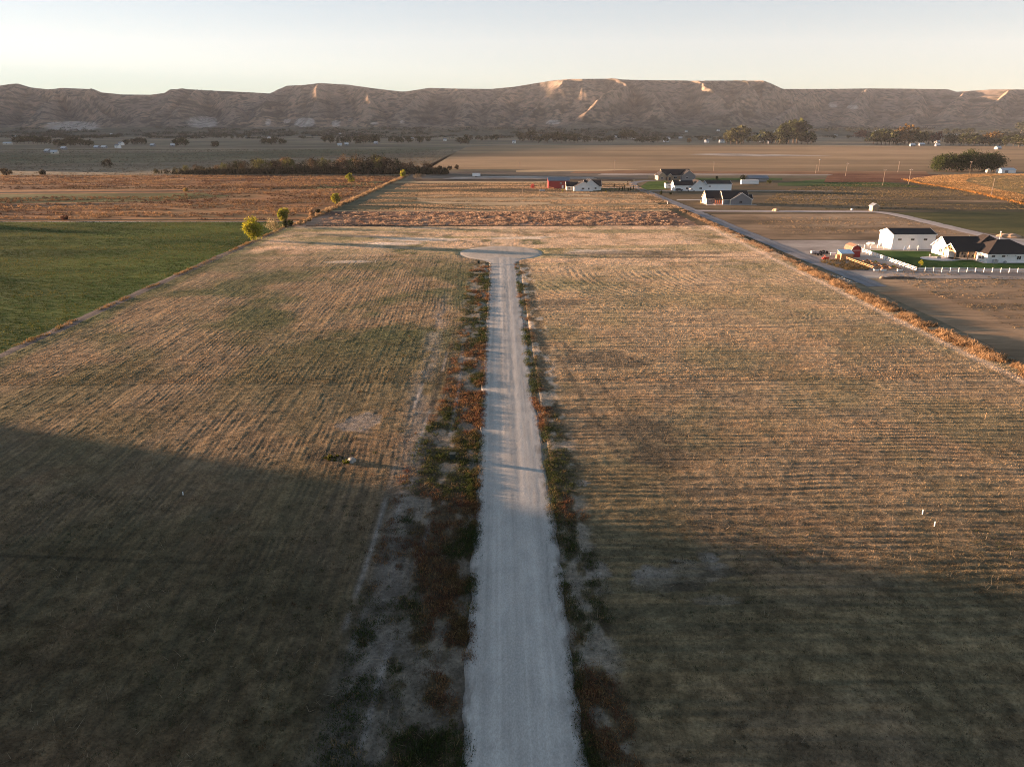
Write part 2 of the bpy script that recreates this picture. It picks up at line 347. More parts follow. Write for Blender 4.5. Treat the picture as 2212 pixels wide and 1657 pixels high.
prof = [(-2.2, 0.0), (-1.2, 0.55), (-0.4, 0.95), (0, 1.0), (0.35, 0.62), (0.8, 0.0)]
P = []
for i in range(n_):
    nrm = Vector((1.02, 1.0)).normalized()
    for k_, (o_, f_) in enumerate(prof):
        j = 1 + (0.15 * (random.random() - 0.5) if 0 < k_ < 5 and k_ != 3 else 0)
        P.append((xs[i] + o_ * hs[i] * j, ys[i] + 0.0, hs[i] * f_ * (j if k_ != 3 else 1) - 0.5))
P = np.array(P)
wr = np_mesh('west_hills', P, grid_faces(n_, len(prof)), 4, M['hill'], np.ones((len(P), 3)) * [0.12, 0.09, 0.065], smooth=True)
tag(wr, kind='structure')
# bluff to the left of the camera whose end draws the shadow line across the near field
e0, e1 = G(0, 925), G(2212, 1250)
sx, sy = -math.sin(SUN_AZ), math.cos(SUN_AZ)
bs = 430; ex, ey = e0[0] + sx * bs, e0[1] + sy * bs
P = []; nn = 60
for i in range(nn):
    d_ = i * 9.0 if i > 1 else i * 2.0                                       # distance back from the end of the bluff
    f = 0 if i == 0 else 1
    hh = (60 + 30 * min(1, d_ / 120)) * (f ** 0.35) if i else -0.5
    hh *= 1 + 0.08 * math.sin(i * 1.7)
    for o_, g_ in ((-120, 0), (-60, 0.7), (-15, 0.98), (0, 1.0), (20, 0.8), (60, 0.35), (95, 0)):
        P.append((ex + o_, ey - d_ - 14, hh * g_ - 0.2))
P = np.array(P)
bl = np_mesh('bluff', P, grid_faces(nn, 7), 4, M['hill'], np.ones((len(P), 3)) * [0.12, 0.09, 0.065], smooth=True)
tag(bl, kind='structure')

# ---------------------------------------------------------------- ground sheets
def sheet(name, pts, z, mat, px=True, kind='structure'):
    P = [G(*p) for p in pts] if px else pts
    me = bpy.data.meshes.new(name); me.from_pydata([(x, y, z) for x, y in P], [], [tuple(range(len(P)))])
    bm = bmesh.new(); bm.from_mesh(me); bmesh.ops.recalc_face_normals(bm, faces=bm.faces)
    for f in bm.faces:
        if f.normal.z < 0: f.normal_flip()
    bm.to_mesh(me); bm.free(); me.materials.append(mat)
    o = link(bpy.data.objects.new(name, me)); tag(o, kind=kind); return o
def strip(name, cl, w, z, mat, jit=0.3, step=4.0, kind='structure', col=(0.3, 0.28, 0.26), px=True):
    """a road or track as a mesh along a centre line, ragged edges, with wheel ruts in its colours"""
    P = [Vector(G(*p)) if px else Vector(p) for p in cl]
    pts = []
    for a_, b_ in zip(P[:-1], P[1:]):
        n = max(2, int((b_ - a_).length / step))
        pts += [a_.lerp(b_, i / n) for i in range(n)]
    pts.append(P[-1])
    for _ in range(int(6 / step * 2)):
        pts = [pts[0]] + [(pts[i - 1] + pts[i] * 2 + pts[i + 1]) / 4 for i in range(1, len(pts) - 1)] + [pts[-1]]
    V, C = [], []; nc = 13
    for i, p in enumerate(pts):
        d = (pts[min(i + 1, len(pts) - 1)] - pts[max(i - 1, 0)]).normalized(); nrm = Vector((d.y, -d.x))
        for k in range(nc):
            t = k / (nc - 1) * 2 - 1
            off = t * w / 2
            if k in (0, nc - 1): off += (random.random() - 0.5) * 2 * jit
            q = p + nrm * off
            V.append((q.x, q.y, z + 0.03 * (1 - t * t)))
            f = 1.0 - 0.18 * math.exp(-((abs(t) - 0.1) / 0.12) ** 2) + 0.08 * math.exp(-((abs(t) - 0.45) / 0.15) ** 2)
            f *= 0.9 + 0.2 * random.random()
            C.append([c * f for c in col])
    o = np_mesh(name, np.array(V), grid_faces(len(pts), nc), 4, M['gravel'], np.array(C)); tag(o, kind=kind); return o

sheet('ground', [(-15000, -4000), (15000, -4000), (15000, 9000), (-15000, 9000)], -0.06, M['base'], px=False)
fm = fieldmat
green = fm('alfalfa', [(0.018, 0.042, 0.008), (0.042, 0.074, 0.013), (0.082, 0.115, 0.024)], 0.03, (0.15, 1), 0.012, 0.10, 1.2, 0.45)
weedy = fm('fallow_weeds', [(0.085, 0.045, 0.025), (0.19, 0.095, 0.045), (0.28, 0.15, 0.07), (0.15, 0.10, 0.05)], 0.035, (0.25, 1), 0.008, 0.35, 0.5, 0.5)
straw = fm('straw_stubble', [(0.20, 0.16, 0.09), (0.38, 0.28, 0.165), (0.50, 0.36, 0.22)], 0.03, (0.12, 1), 0.006, 0.14, 1.0, 0.35)
redw = fm('red_weed_strip', [(0.09, 0.055, 0.04), (0.21, 0.135, 0.095), (0.32, 0.215, 0.15)], 0.05, (0.3, 1), 0.02, 0.3, 0.5, 0.5)
brown = fm('harvested_field', [(0.17, 0.118, 0.068), (0.25, 0.17, 0.095), (0.33, 0.225, 0.13)], 0.008, (0.10, 1), 0.002, 0.2, 0.25, 0.3)
olive = fm('olive_lot', [(0.05, 0.048, 0.028), (0.105, 0.078, 0.045), (0.17, 0.12, 0.07)], 0.02, (0.15, 1), 0.01, 0.1, 1.0, 0.4)
greyf = fm('grey_pasture', [(0.09, 0.078, 0.052), (0.15, 0.122, 0.082), (0.23, 0.185, 0.125)], 0.01, (0.12, 1), 0.003, 0.15, 0.3, 0.3)
orange = fm('ripe_corn', [(0.28, 0.16, 0.06), (0.38, 0.22, 0.09), (0.46, 0.27, 0.11)], 0.03, (0.2, 1), 0.006, 0.4, 0.6, 0.35)
palef = fm('pale_gravelly_ground', [(0.20, 0.17, 0.15), (0.30, 0.26, 0.23), (0.38, 0.34, 0.30)], 0.05, (0.3, 1), 0.03, 0.05, 1.0, 0.25)
lawn = fm('lawn', [(0.018, 0.045, 0.008), (0.028, 0.065, 0.012), (0.045, 0.09, 0.02)], 0.08, (0.3, 1), 0.05, 0.04, 3.0, 0.25)
tanlot = fm('dry_brown_lot', [(0.11, 0.08, 0.05), (0.21, 0.145, 0.09), (0.31, 0.22, 0.14)], 0.04, (0.12, 1), 0.015, 0.12, 1.0, 0.4)
redbrown = fm('russet_weeds', [(0.08, 0.035, 0.02), (0.13, 0.06, 0.035), (0.18, 0.09, 0.05)], 0.04, (0.3, 1), 0.01, 0.3, 0.5, 0.4)
def strata(x0, x1, y, z=0): pass
L1, L2, L3 = (0, 770), (620, 490), (880, 380)
def Lx(y):                                        # left boundary column for a row
    return 620 + (y - 490) * (620 / -280) if y > 490 else 620 + (y - 490) * (260 / -110)
sheet('alfalfa_field', [(-900, 1180), (-500, 1000), (-20, 779), (Lx(600) - 6, 600), (Lx(490) - 8, 491), (Lx(480), 480), (-900, 480)], 0.0, green)
sheet('fallow_field', [(Lx(478.5) - 2, 478.5), (-900, 478.5), (-900, 379), (Lx(381) - 6, 379)], 0.0, weedy)
sheet('green_patch', [(-900, 424), (0, 420), (440, 417), (500, 424), (330, 436), (0, 440), (-900, 444)], 0.02, fm('pasture', [(0.05, 0.055, 0.02), (0.085, 0.09, 0.03), (0.13, 0.12, 0.05)], 0.04, (0.15, 1), 0.02, 0.1, 0.8, 0.3))
sheet('green_patch', [(590, 407), (740, 396), (830, 392), (800, 402), (690, 409)], 0.02, fm('pasture_b', [(0.06, 0.06, 0.02), (0.10, 0.10, 0.035), (0.15, 0.13, 0.05)], 0.04, (0.15, 1), 0.02, 0.1, 0.8, 0.3))
dw = fm('dark_growth', [(0.03, 0.024, 0.018), (0.06, 0.042, 0.028), (0.09, 0.06, 0.04)], 0.05, (0.2, 1), 0.02, 0.3, 0.6, 0.4)
sheet('ditch', [(-900, 421.5), (0, 418.5), (350, 415), (560, 411), (700, 403.5), (800, 397.5), (800, 396.3), (700, 401.5), (560, 409), (350, 412.5), (0, 415.5), (-900, 418)], 0.03, dw)
sheet('dark_growth', [(-900, 456), (0, 451), (150, 447), (330, 438.5), (0, 441.5), (-900, 446)], 0.03, dw)
sheet('ditch', [(-900, 477), (0, 476.8), (560, 476.3), (645, 475.6), (645, 473.8), (300, 474.5), (-900, 475.3)], 0.04, dw)
sheet('ditch', [(660, 490.2), (1518, 490.2), (1512, 487.8), (662, 487.8)], 0.05, dw)
sheet('ditch_bank', [(-900, 480), (Lx(480), 480), (Lx(478.5), 478.5), (-900, 478.5)], 0.01, palef)
sheet('grey_pasture', [(-1500, 378), (905, 378), (1005, 318), (700, 316), (-1500, 322)], 0.0, greyf)
sheet('grey_field', [(-1500, 331), (400, 331), (700, 322), (1000, 318), (900, 330), (600, 342), (350, 352), (-1500, 360)], 0.05, fm('greenish_pasture', [(0.07, 0.075, 0.042), (0.105, 0.10, 0.058), (0.15, 0.135, 0.085)], 0.01, (0.12, 1), 0.003, 0.15, 0.3, 0.3))
sheet('weed_strip', [(Lx(489) + 2, 489), (1512, 489), (1455, 457), (Lx(457), 457)], 0.0, redw)
sheet('straw_field', [(Lx(457) + 2, 457), (1452, 457), (1372, 415), (1362, 392), (Lx(392) + 4, 392)], 0.0, straw)
sheet('olive_strip', [(Lx(416) + 2, 416), (1368, 416), (1350, 404), (1355, 396), (Lx(396) + 4, 396)], 0.02, olive)
sheet('green_corner', [(Lx(455) + 4, 455), (1000, 452), (1010, 446), (900, 436), (905, 410), (Lx(398) + 4, 398)], 0.03, fm('green_straw', [(0.06, 0.065, 0.04), (0.09, 0.09, 0.055), (0.14, 0.12, 0.075)], 0.03, (0.15, 1), 0.012, 0.1, 1.0, 0.3))
sheet('dark_weed_strip', [(900, 392), (1368, 392), (1366, 387.5), (890, 387.5)], 0.02, fm('dark_weeds', [(0.035, 0.03, 0.022), (0.07, 0.05, 0.035), (0.1, 0.07, 0.045)], 0.04, (0.3, 1), 0.02, 0.3, 0.6, 0.4))
sheet('far_lots', [(880, 387.5), (1400, 387.5), (1400, 371), (890, 371)], 0.01, fm('grey_weeds', [(0.07, 0.06, 0.05), (0.12, 0.10, 0.08), (0.18, 0.15, 0.12)], 0.02, (0.15, 1), 0.008, 0.2, 0.6, 0.4))
sheet('gravel_pad', [(955, 387), (1290, 387), (1280, 383.5), (1120, 381), (985, 383)], 0.03, palef)
sheet('brown_field', [(905, 367), (1008, 318), (1100, 314), (2900, 318), (2900, 374), (1240, 372), (1100, 366)], 0.0, brown)
sheet('orange_strip', [(1230, 375), (2010, 380), (2000, 371), (1600, 370.5), (1250, 368)], 0.03, fm('tan_weeds', [(0.13, 0.07, 0.04), (0.2, 0.11, 0.06), (0.27, 0.16, 0.09)], 0.02, (0.1, 1), 0.01, 0.3, 0.5, 0.3))
sheet('straw_strip', [(1115, 372.5), (1300, 370), (1400, 366), (1250, 366), (1115, 368.5)], 0.04, straw)
sheet('pale_streak', [(1480, 334), (1560, 332), (1800, 337), (1640, 338.5), (1560, 337)], 0.05, palef)
sheet('russet_strip', [(1780, 394), (1990, 394), (2040, 378), (1790, 375)], 0.04, redbrown)
sheet('pale_lane', [(1290, 378.5), (1790, 379.5), (1800, 377.5), (1500, 375.5), (1300, 376)], 0.06, palef)
sheet('lot_ground', [(1372, 415), (1512, 489), (1700, 565), (2900, 585), (2900, 385), (1372, 385)], -0.01, olive)
sheet('corn_field', [(1966, 392), (1972, 386), (2030, 379), (2100, 376.3), (2900, 376.3), (2900, 520), (2212, 441), (2120, 419), (2040, 405), (1990, 398)], 0.02, orange)
sheet('cut_corn_field', [(2084, 392), (2095, 385), (2150, 380.3), (2900, 380.3), (2900, 455), (2212, 421), (2130, 404)], 0.05, fm('cut_corn', [(0.22, 0.15, 0.065), (0.30, 0.21, 0.09), (0.38, 0.26, 0.12)], 0.03, (0.2, 1), 0.006, 0.2, 0.6, 0.3))
sheet('grass_lot', [(1680, 396), (1820, 384), (1900, 393), (1985, 402), (1985, 405), (1680, 402)], 0.02, fm('green_lot', [(0.03, 0.055, 0.015), (0.05, 0.08, 0.02), (0.07, 0.10, 0.03)], 0.04, (0.2, 1), 0.01, 0.08, 1.0, 0.3))
sheet('grass_lot', [(1910, 461), (2060, 458), (2900, 462), (2900, 540), (2212, 512), (2130, 503)], 0.02, fm('green_lot_b', [(0.045, 0.05, 0.02), (0.085, 0.08, 0.03), (0.16, 0.13, 0.06)], 0.03, (0.2, 1), 0.01, 0.2, 0.8, 0.4))
sheet('brown_lot', [(1535, 464), (1895, 462), (1925, 467), (2115, 510), (2050, 520), (1900, 517), (1640, 517)], 0.02, tanlot)
sheet('pale_band', [(1660, 424), (1980, 427), (2212, 434), (2500, 446), (2212, 440), (1980, 433), (1700, 430)], 0.02, tanlot)
sheet('farmyard', [(1660, 519), (1900, 519), (2100, 512), (2900, 545), (2900, 608), (1872, 601), (1800, 575)], 0.0, palef)
sheet('brown_lot', [(1872, 602), (2900, 609), (2900, 1100), (2275, 815), (2045, 700), (1862, 615)], 0.0, tanlot)
sheet('lawn', [(1876, 541), (2030, 544), (2900, 552), (2900, 583), (1987, 579.5)], 0.03, lawn)
sheet('lawn', [(1400, 393), (1440, 391), (1452, 406), (1430, 410), (1388, 411), (1384, 403)], 0.03, fm('lawn_b', [(0.03, 0.06, 0.01), (0.06, 0.10, 0.015), (0.09, 0.12, 0.03)], 0.05, (0.2, 1), 0.03, 0.08, 1.5, 0.3))
sheet('lawn', [(1250, 413.5), (1368, 412), (1362, 405), (1290, 406)], 0.04, fm('lawn_c', [(0.018, 0.035, 0.01), (0.03, 0.05, 0.012), (0.04, 0.06, 0.02)], 0.05, (0.2, 1), 0.03, 0.08, 1.5, 0.3))
sheet('lawn', [(1498, 390), (1690, 390), (1690, 385), (1505, 385)], 0.03, fm('lawn_d', [(0.02, 0.05, 0.012), (0.04, 0.07, 0.015), (0.05, 0.08, 0.02)], 0.05, (0.2, 1), 0.03, 0.08, 1.5, 0.3))

# roads and lanes
DIRT = (0.26, 0.22, 0.20); ASPH = (0.19, 0.19, 0.20); GRV = (0.36, 0.32, 0.30)
strip('dirt_track', [(-500, 1000), (0, 773), (310, 629), (620, 490), (640, 482)], 3.4, 0.06, M['gravel'], 0.4, 2.0, col=(0.13, 0.11, 0.10))
strip('side_road', [UV(104, 190), UV(102.5, 230), UV(101, 300), UV(100, 380), UV(97.5, 470), UV(96, 520), UV(101, 552), UV(113, 572), UV(130, 580)], 5.8, 0.05, M['gravel'], 0.35, 3.0, col=ASPH, px=False)
strip('gravel_lane', [(1500, 456), (1654, 457.2), (1896, 458), (1932, 463.5), (2133, 511), (2300, 552)], 7.0, 0.09, M['gravel'], 0.3, 3.0, col=GRV)
strip('driveway', [(1462, 432.5), (1532, 433), (1560, 440)], 4.5, 0.10, M['gravel'], 0.2, 3.0, col=(0.45, 0.42, 0.38))
strip('driveway', [(1402, 413.6), (1520, 413.5), (1640, 413.6), (1800, 414)], 3.0, 0.11, M['gravel'], 0.2, 4.0, col=(0.40, 0.38, 0.36))
strip('driveway', [(1250, 411), (1300, 406.5), (1375, 405.5)], 3.0, 0.12, M['gravel'], 0.2, 4.0, col=(0.38, 0.36, 0.35))
strip('village_road', [hit(1500, 292)[:2], hit(1620, 287)[:2]], 8, 30, M['gravel'], 0.5, 30, col=(0.3, 0.3, 0.32), px=False) if False else None

# ---------------------------------------------------------------- the near field, one fine mesh with real furrows
v0, v1 = 24.0, 313.0
vr = [v0]
while vr[-1] < v1: vr.append(vr[-1] + max(0.17, vr[-1] * 0.0022))
vr = np.array(vr); ncol = 900
uL = np.interp(vr, [24, 130, 313], [-97.5, -95.0, -90.3]); uR = np.full_like(vr, 96.0)
tcol = np.linspace(0, 1, ncol)
U = uL[:, None] + (uR - uL)[:, None] * tcol[None, :]; Vv = np.repeat(vr[:, None], ncol, 1)
def field_xy(U, V): return U * RD.y + V * RD.x, -U * RD.x + V * RD.y
RC = 1.25                                            # middle of the gravel road
CULV = toUV(*G(1082, 547))                           # middle of the turning circle
def patch(U, V, x, y, ru, rv, s=0, rough=0.7):
    """soft patch of ground centred where the photograph shows it; radii in metres"""
    u0, w0 = toUV(*G(x, y))
    q = np.sqrt(((U - u0) / ru) ** 2 + ((V - w0) / rv) ** 2) + rough * (fbm(U / (ru * 0.35), V / (rv * 0.35), 3, 200 + s) - 0.5) * 1.4
    return 1 - ss(0.7, 1.05, q)
def pline(U, V, pts, w, s=0):
    P_ = [toUV(*G(*p)) for p in pts]
    d = seg_dist(U + 0.8 * w * (fbm(U / 4, V / 4, 2, 300 + s) - 0.5), V + 0.8 * w * (fbm(U / 5, V / 5, 2, 310 + s) - 0.5), P_)
    return 1 - ss(w * 0.5, w, d)
def field_layers(U, V):
    """colour and height of the near field at field coordinates"""
    left = ss(0.5, -0.5, U - RC) * (1 - ss(228, 262, V + 14 * (fbm(U / 15, V / 15, 2, 78) - 0.5)))
    big = fbm(U / 22, V / 22, 4, 1); mid = fbm(U / 5, V / 7, 4, 2); fine = fbm(U / 0.9, V / 0.9, 3, 3)
    wob = 1.6 * (fbm(U / 14, V / 14, 3, 4) - 0.5)
    # rows: along the road on the left, across it on the right, curving round at the far end
    phL = (U + 0.06 * V + wob * 0.35) / 0.75
    cu, cv = toUV(*G(1500, 560))
    rad = np.hypot((U - cu), (V - cv) * 1.0)
    bend = ss(150, 172, V + 6 * (big - 0.5)) * ss(236, 216, V)
    phR = (V + 0.035 * (U - 20) + 1.3 * wob) / 1.15
    phC = (V * 0.35 + U * 0.9 + 10 * np.sin((V - 150) / 24) + wob) / 1.9
    phR2 = phR * (1 - bend) + phC * bend
    fan = pline(U, V, [(1235, 760), (1300, 860), (1400, 960)], 9, 9) * ss(5, 10, U) * 0.12
    phF = (U - 0.28 * V + wob) / 1.1
    rowL = 0.5 + 0.5 * np.sin(2 * np.pi * phL); rowR = 0.5 + 0.5 * np.sin(2 * np.pi * phR2)
    rowF = 0.5 + 0.5 * np.sin(2 * np.pi * phF)
    rowR = rowR * (1 - fan) + rowF * fan
    row = rowL * left + rowR * (1 - left)
    rn = fbm(U / 0.38, V / 15, 3, 6) * left + fbm(U / 14, V / 0.5, 3, 6) * (1 - left)      # streaks along the rows
    row = np.clip((0.5 + (row - 0.5) * (0.10 + 0.55 * ss(0.4, 0.7, fbm(U / 8, V / 8, 3, 77))) * (0.35 + 0.65 * ss(42, 70, V + 14 * (big - 0.5) + 0.12 * U))) + 1.5 * (rn - 0.5) * (0.55 + 0.45 * ss(42, 70, V)), 0, 1)
    # colour
    strawc = np.array([0.205, 0.142, 0.080]); brownc = np.array([0.060, 0.051, 0.038]); greenc = np.array([0.050, 0.055, 0.026])
    C = np.ones(U.shape + (3,)) * brownc
    C = mixc(C, strawc, np.clip(0.22 + 0.55 * ss(0.2, 0.8, 0.5 + (row - 0.5) * (1 - 0.35 * left)), 0, 1))
    C = mixc(C, (0.14, 0.088, 0.05), ss(0.52, 0.72, fbm(U / 11, V / 4, 3, 12)) * 0.35)
    g = ss(0.32, 0.66, fbm(U / 14, V / 16, 5, 8))
    gl = 0.30 + (0.35 + 0.35 * np.exp(-((U + 28) / 30) ** 2)) * ss(100, 170, V) * ss(285, 250, V) * left + 0.25 * ss(140, 110, V) * (1 - left) * 0 + 0.25 * ss(-60, -92, U)
    gl = gl + 0.35 * (1 - left) * ss(42, 10, U) * ss(130, 200, V)
    C = mixc(C, greenc, np.clip(g * gl * 1.2, 0, 0.9))
    # paler far half
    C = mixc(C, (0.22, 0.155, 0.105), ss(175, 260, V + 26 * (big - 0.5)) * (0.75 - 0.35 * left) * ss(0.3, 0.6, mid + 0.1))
    C = mixc(C, (0.07, 0.07, 0.032), ss(0.5, 0.66, fbm(U / 60, V / 7, 3, 15)) * 0.55 * ss(200, 240, V))
    bandy = ss(0.50, 0.64, fbm(U / 45, V / 5.5, 3, 16)) * ss(180, 230, V)
    C = mixc(C, (0.06, 0.06, 0.03), bandy * 0.4)
    # bare pale patches
    bare = np.zeros(U.shape)
    for i, (x, y, ru, rv) in enumerate([(900, 518, 17, 5), (850, 527, 12, 4), (750, 567, 8, 2.6), (1130, 515, 14, 4), (1290, 545, 14, 5), (770, 918, 3.2, 3.5), (795, 905, 2.0, 2.5), (1500, 1240, 4.0, 2.2), (1545, 1300, 2.6, 0.9), (1420, 1250, 2.6, 2.4), (1530, 1205, 1.2, 1.2), (1255, 1045, 1.2, 1.0), (1290, 1235, 1.6, 1.8)]):
        bare = np.maximum(bare, patch(U, V, x, y, ru, rv, i) * (0.8 if y > 700 else 0.75))
    pale = np.zeros(U.shape)
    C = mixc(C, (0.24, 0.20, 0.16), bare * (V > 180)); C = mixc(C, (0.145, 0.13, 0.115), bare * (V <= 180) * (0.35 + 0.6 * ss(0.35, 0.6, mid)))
    dark = np.zeros(U.shape)
    for i, (x, y, ru, rv) in enumerate([(1290, 775, 9, 5), (1350, 785, 7, 3), (1380, 935, 7, 5), (1420, 985, 5, 4), (1210, 655, 7, 3.5), (1475, 1270, 2.5, 0.9), (1560, 1240, 2.5, .9), (710, 985, 3.5, 3), (1400, 548, 30, 5), (1450, 557, 30, 2.5)]):
        dark = np.maximum(dark, patch(U, V, x, y, ru, rv, 30 + i))
    C = mixc(C, (0.055, 0.045, 0.032), dark * 0.75)
    # faint wheel tracks across and along
    for i, pl in enumerate([[(0, 875), (500, 888), (960, 905)], [(330, 793), (800, 797), (1010, 800)], [(500, 705), (900, 712), (1030, 712)], [(0, 1200), (300, 1215), (700, 1222)]]):
        C = mixc(C, (0.04, 0.035, 0.022), pline(U, V, pl, 0.4, i) * 0.55 * ss(0.35, 0.6, fbm(U / 6, V / 6, 2, 88)))
    for i, pl in enumerate([[(1000, 700), (975, 790), (950, 900), (915, 1000)], [(990, 700), (960, 790), (930, 880), (880, 960)], [(1200, 760), (1280, 900), (1330, 980)], [(1215, 740), (1330, 870), (1400, 960)], [(1490, 1130), (1600, 1180), (1720, 1230)], [(1520, 1120), (1640, 1170), (1760, 1215)]]):
        C = mixc(C, (0.05, 0.042, 0.03), pline(U, V, pl, 0.7, 20 + i) * 0.55)
    # road verges
    du = U - RC
    wobv = 2.2 * (fbm(U * 0 + 3, V / 9, 3, 40) - 0.5) + 1.6 * (fbm(U / 2, V / 2.5, 3, 41) - 0.5)
    vl = ss(-15.5, -12.5, du + wobv - 4.5 * ss(70, 120, V)) * ss(-3.4, -4.2, du) * ss(CULV[1] - 10, CULV[1] - 22, V)
    trail = np.exp(-((du + 14.5 + 3.5 * (fbm(V / 30, V * 0, 2, 43) - 0.5) - 2 * ss(110, 60, V)) / 1.8) ** 2) * ss(195, 150, V) * ss(0.28, 0.5, fbm(U / 3, V / 8, 3, 44) + 0.25 * ss(120, 60, V))
    vrr = ss(3.4, 4.2, du) * ss(9.5, 7.5, du + wobv * 0.6) * ss(CULV[1] - 10, CULV[1] - 22, V)
    soil = np.array([0.135, 0.13, 0.13])
    pv = fbm(U / 1.8, V / 3.2, 4, 45)
    verge = np.maximum(vl, vrr)
    C = mixc(C, soil * (0.7 + 0.5 * fine[..., None]) * 1.0, verge * ss(0.36, 0.52, pv) * 0.85) if False else mixc(C, (0.165, 0.148, 0.13), verge * ss(0.52, 0.62, pv) * 0.55)
    C = mixc(C, (0.045, 0.036, 0.024), verge * ss(0.60, 0.46, pv) * 0.8)
    C = mixc(C, (0.17, 0.15, 0.13), np.clip(trail, 0, 1) * 0.55)
    for o_, s_ in ((-14.2, 1), (-12.3, 2), (-9.0, 3)):
        lw = np.exp(-((du - o_ + 1.6 * ss(70, 35, V) - 0.8 * np.sin(V / 23 + s_)) / 0.28) ** 2) * ss(0.45, 0.6, fbm(V / 9, U * 0 + s_, 3, 47)) * ss(150, 110, V)
        C = mixc(C, (0.23, 0.21, 0.19), lw * 0.75)
    # strips by the left track and by the weed belt
    C = mixc(C, (0.05, 0.055, 0.025), ss(6.5, 3.0, U - (-95.5 + (V - 130) * 0.02)) * 0.7)
    ed = ss(88.5, 90.5, U) * ss(92.5, 90.5, U); C = mixc(C, (0.25, 0.19, 0.14), ed * 0.6)
    mot = 1 + 0.55 * ss(75, 45, V) * (fbm(U / 1.6, V / 1.6, 4, 79) - 0.5) * 2
    C = C * (0.62 + 0.76 * fine)[..., None] * mot[..., None] * (0.80 + 0.40 * mid)[..., None] * (0.80 + 0.55 * ss(55, 100, V) + 0.9 * ss(70, 190, V) * (1 - 0.5 * left) + 0.45 * (1 - left))[..., None]  # last factor paints shade and sun: darker in the bluff's shadow, brighter beyond
    hgt = 0.10 + (0.075 - 0.04 * (U < RC)) * row * (1 - 0.8 * np.clip(bare + verge, 0, 1)) + 0.07 * (mid - 0.5) + 0.07 * (fine - 0.5) + 0.22 * (big - 0.5)
    hgt = hgt + verge * 0.06 * (pv - 0.4)
    onroad = ss(5.7, 4.7, np.abs(du)) * (V < CULV[1]); cir = ss(16.5, 13.5, np.hypot(U - CULV[0], V - CULV[1]))
    rz = np.maximum(onroad, cir)
    hgt = hgt * (1 - rz) + (-0.02) * rz
    return C, hgt, verge, bare, row, g * gl
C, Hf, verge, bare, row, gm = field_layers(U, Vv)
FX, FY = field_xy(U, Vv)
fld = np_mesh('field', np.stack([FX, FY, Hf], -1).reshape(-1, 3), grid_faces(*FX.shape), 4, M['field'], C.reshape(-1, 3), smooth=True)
tag(fld, kind='structure')

# gravel road and turning circle, one sheet
vs_ = np.arange(24, CULV[1] + 2, 0.7); nc = 61
wl = 4.2 + 0.35 * (fbm(vs_ / 2.0, vs_ * 0, 3, 50) - 0.5) * 2; wr_ = 4.2 + 0.55 * (fbm(vs_ / 5.0, vs_ * 0 + 5, 3, 51) - 0.5) * 2 + 0.5 * ss(105, 95, vs_)
fl_ = 4.5 * ss(CULV[1] - 19, CULV[1] - 11.5, vs_)
t = np.linspace(-1, 1, nc)
RU = RC + np.where(t[None, :] < 0, t[None, :] * (wl + fl_)[:, None], t[None, :] * (wr_ + fl_)[:, None]); RV = np.repeat(vs_[:, None], nc, 1)
du = RU - RC
def gravel_col(du, V, seedo=0):
    base = np.ones(du.shape + (3,)) * [0.365, 0.35, 0.325]
    st = fbm(du / 0.28, V / 30, 3, 52 + seedo); st2 = fbm(du / 0.9, V / 60, 2, 55 + seedo)
    f = 1 + 0.34 * (st - 0.5) + 0.30 * (st2 - 0.5) + 0.3 * (fbm(du / 1.2, V / 2.5, 4, 57) - 0.5)
    f = f - 0.10 * np.exp(-((du - 0.1) / 0.3) ** 2) - 0.06 * np.exp(-((np.abs(du) - 2.6) / 0.35) ** 2)
    return base * f[..., None]
RC_ = gravel_col(du, RV)
def spot(u, w, a, b, x, y):
    p = toUV(*G(x, y)); return np.exp(-((u - p[0]) / a) ** 2 - ((w - p[1]) / b) ** 2)
dk = spot(RU, RV, 1.3, 0.35, 1075, 1347) * ss(0.45, 0.62, fbm(RU / 0.2, RV / 0.2, 2, 59)) + 0.7 * spot(RU, RV, 0.3, 0.3, 1060, 1612)
dk = np.clip(dk, 0, 1)
rut = 1 - ss(0.03, 0.12, seg_dist(RU, RV, [toUV(*G(*p)) for p in [(1180, 1180), (1183, 1250), (1187, 1300), (1203, 1350)]]))
RC_ = mixc(RC_, (0.13, 0.12, 0.11), dk * 0.8); RC_ = mixc(RC_, (0.2, 0.19, 0.18), rut * 0.6)
RZ = 0.13 + 0.06 * (1 - (du / 4.6) ** 2) - 0.012 * np.exp(-((np.abs(du) - 1.1) / 0.45) ** 2) + 0.018 * (fbm(du / 0.5, RV / 3.0, 3, 53) - 0.5)
RZ[:, 0] = 0.0; RZ[:, -1] = 0.0
ta = np.abs(t)[None, :] + 0.20 * (fbm(RU / 0.6, RV / 0.9, 3, 58) - 0.5) * 2
RC_ = mixc(RC_, (0.15, 0.135, 0.12), ss(0.80, 1.0, ta) * 0.8)
X_, Y_ = field_xy(RU, RV)
road = np_mesh('gravel_road', np.stack([X_, Y_, RZ], -1).reshape(-1, 3), grid_faces(*X_.shape), 4, M['gravel'], RC_.reshape(-1, 3), smooth=True)
tag(road, kind='structure')
nr, na = 16, 96
rad = np.linspace(0, 1, nr)[:, None]; th = np.linspace(0, 2 * np.pi, na)[None, :]
RR = 14.6 + 0.8 * (fbm(np.cos(th) * 3 + 5, np.sin(th) * 3 + 5, 2, 60) - 0.5)
cu_ = CULV[0] + rad * RR * np.cos(th); cv_ = CULV[1] + rad * RR * np.sin(th)
cc = gravel_col((cu_ - RC) * 0.5, cv_ * 4) * np.array([1.0, 0.93, 0.85]) * (0.95 + 0.12 * rad[..., None] * np.ones_like(cu_)[..., None])
ringz = 0.205 - 0.1 * rad ** 3 * np.ones_like(cu_); ringz[-1, :] = -0.05
X_, Y_ = field_xy(cu_, cv_)
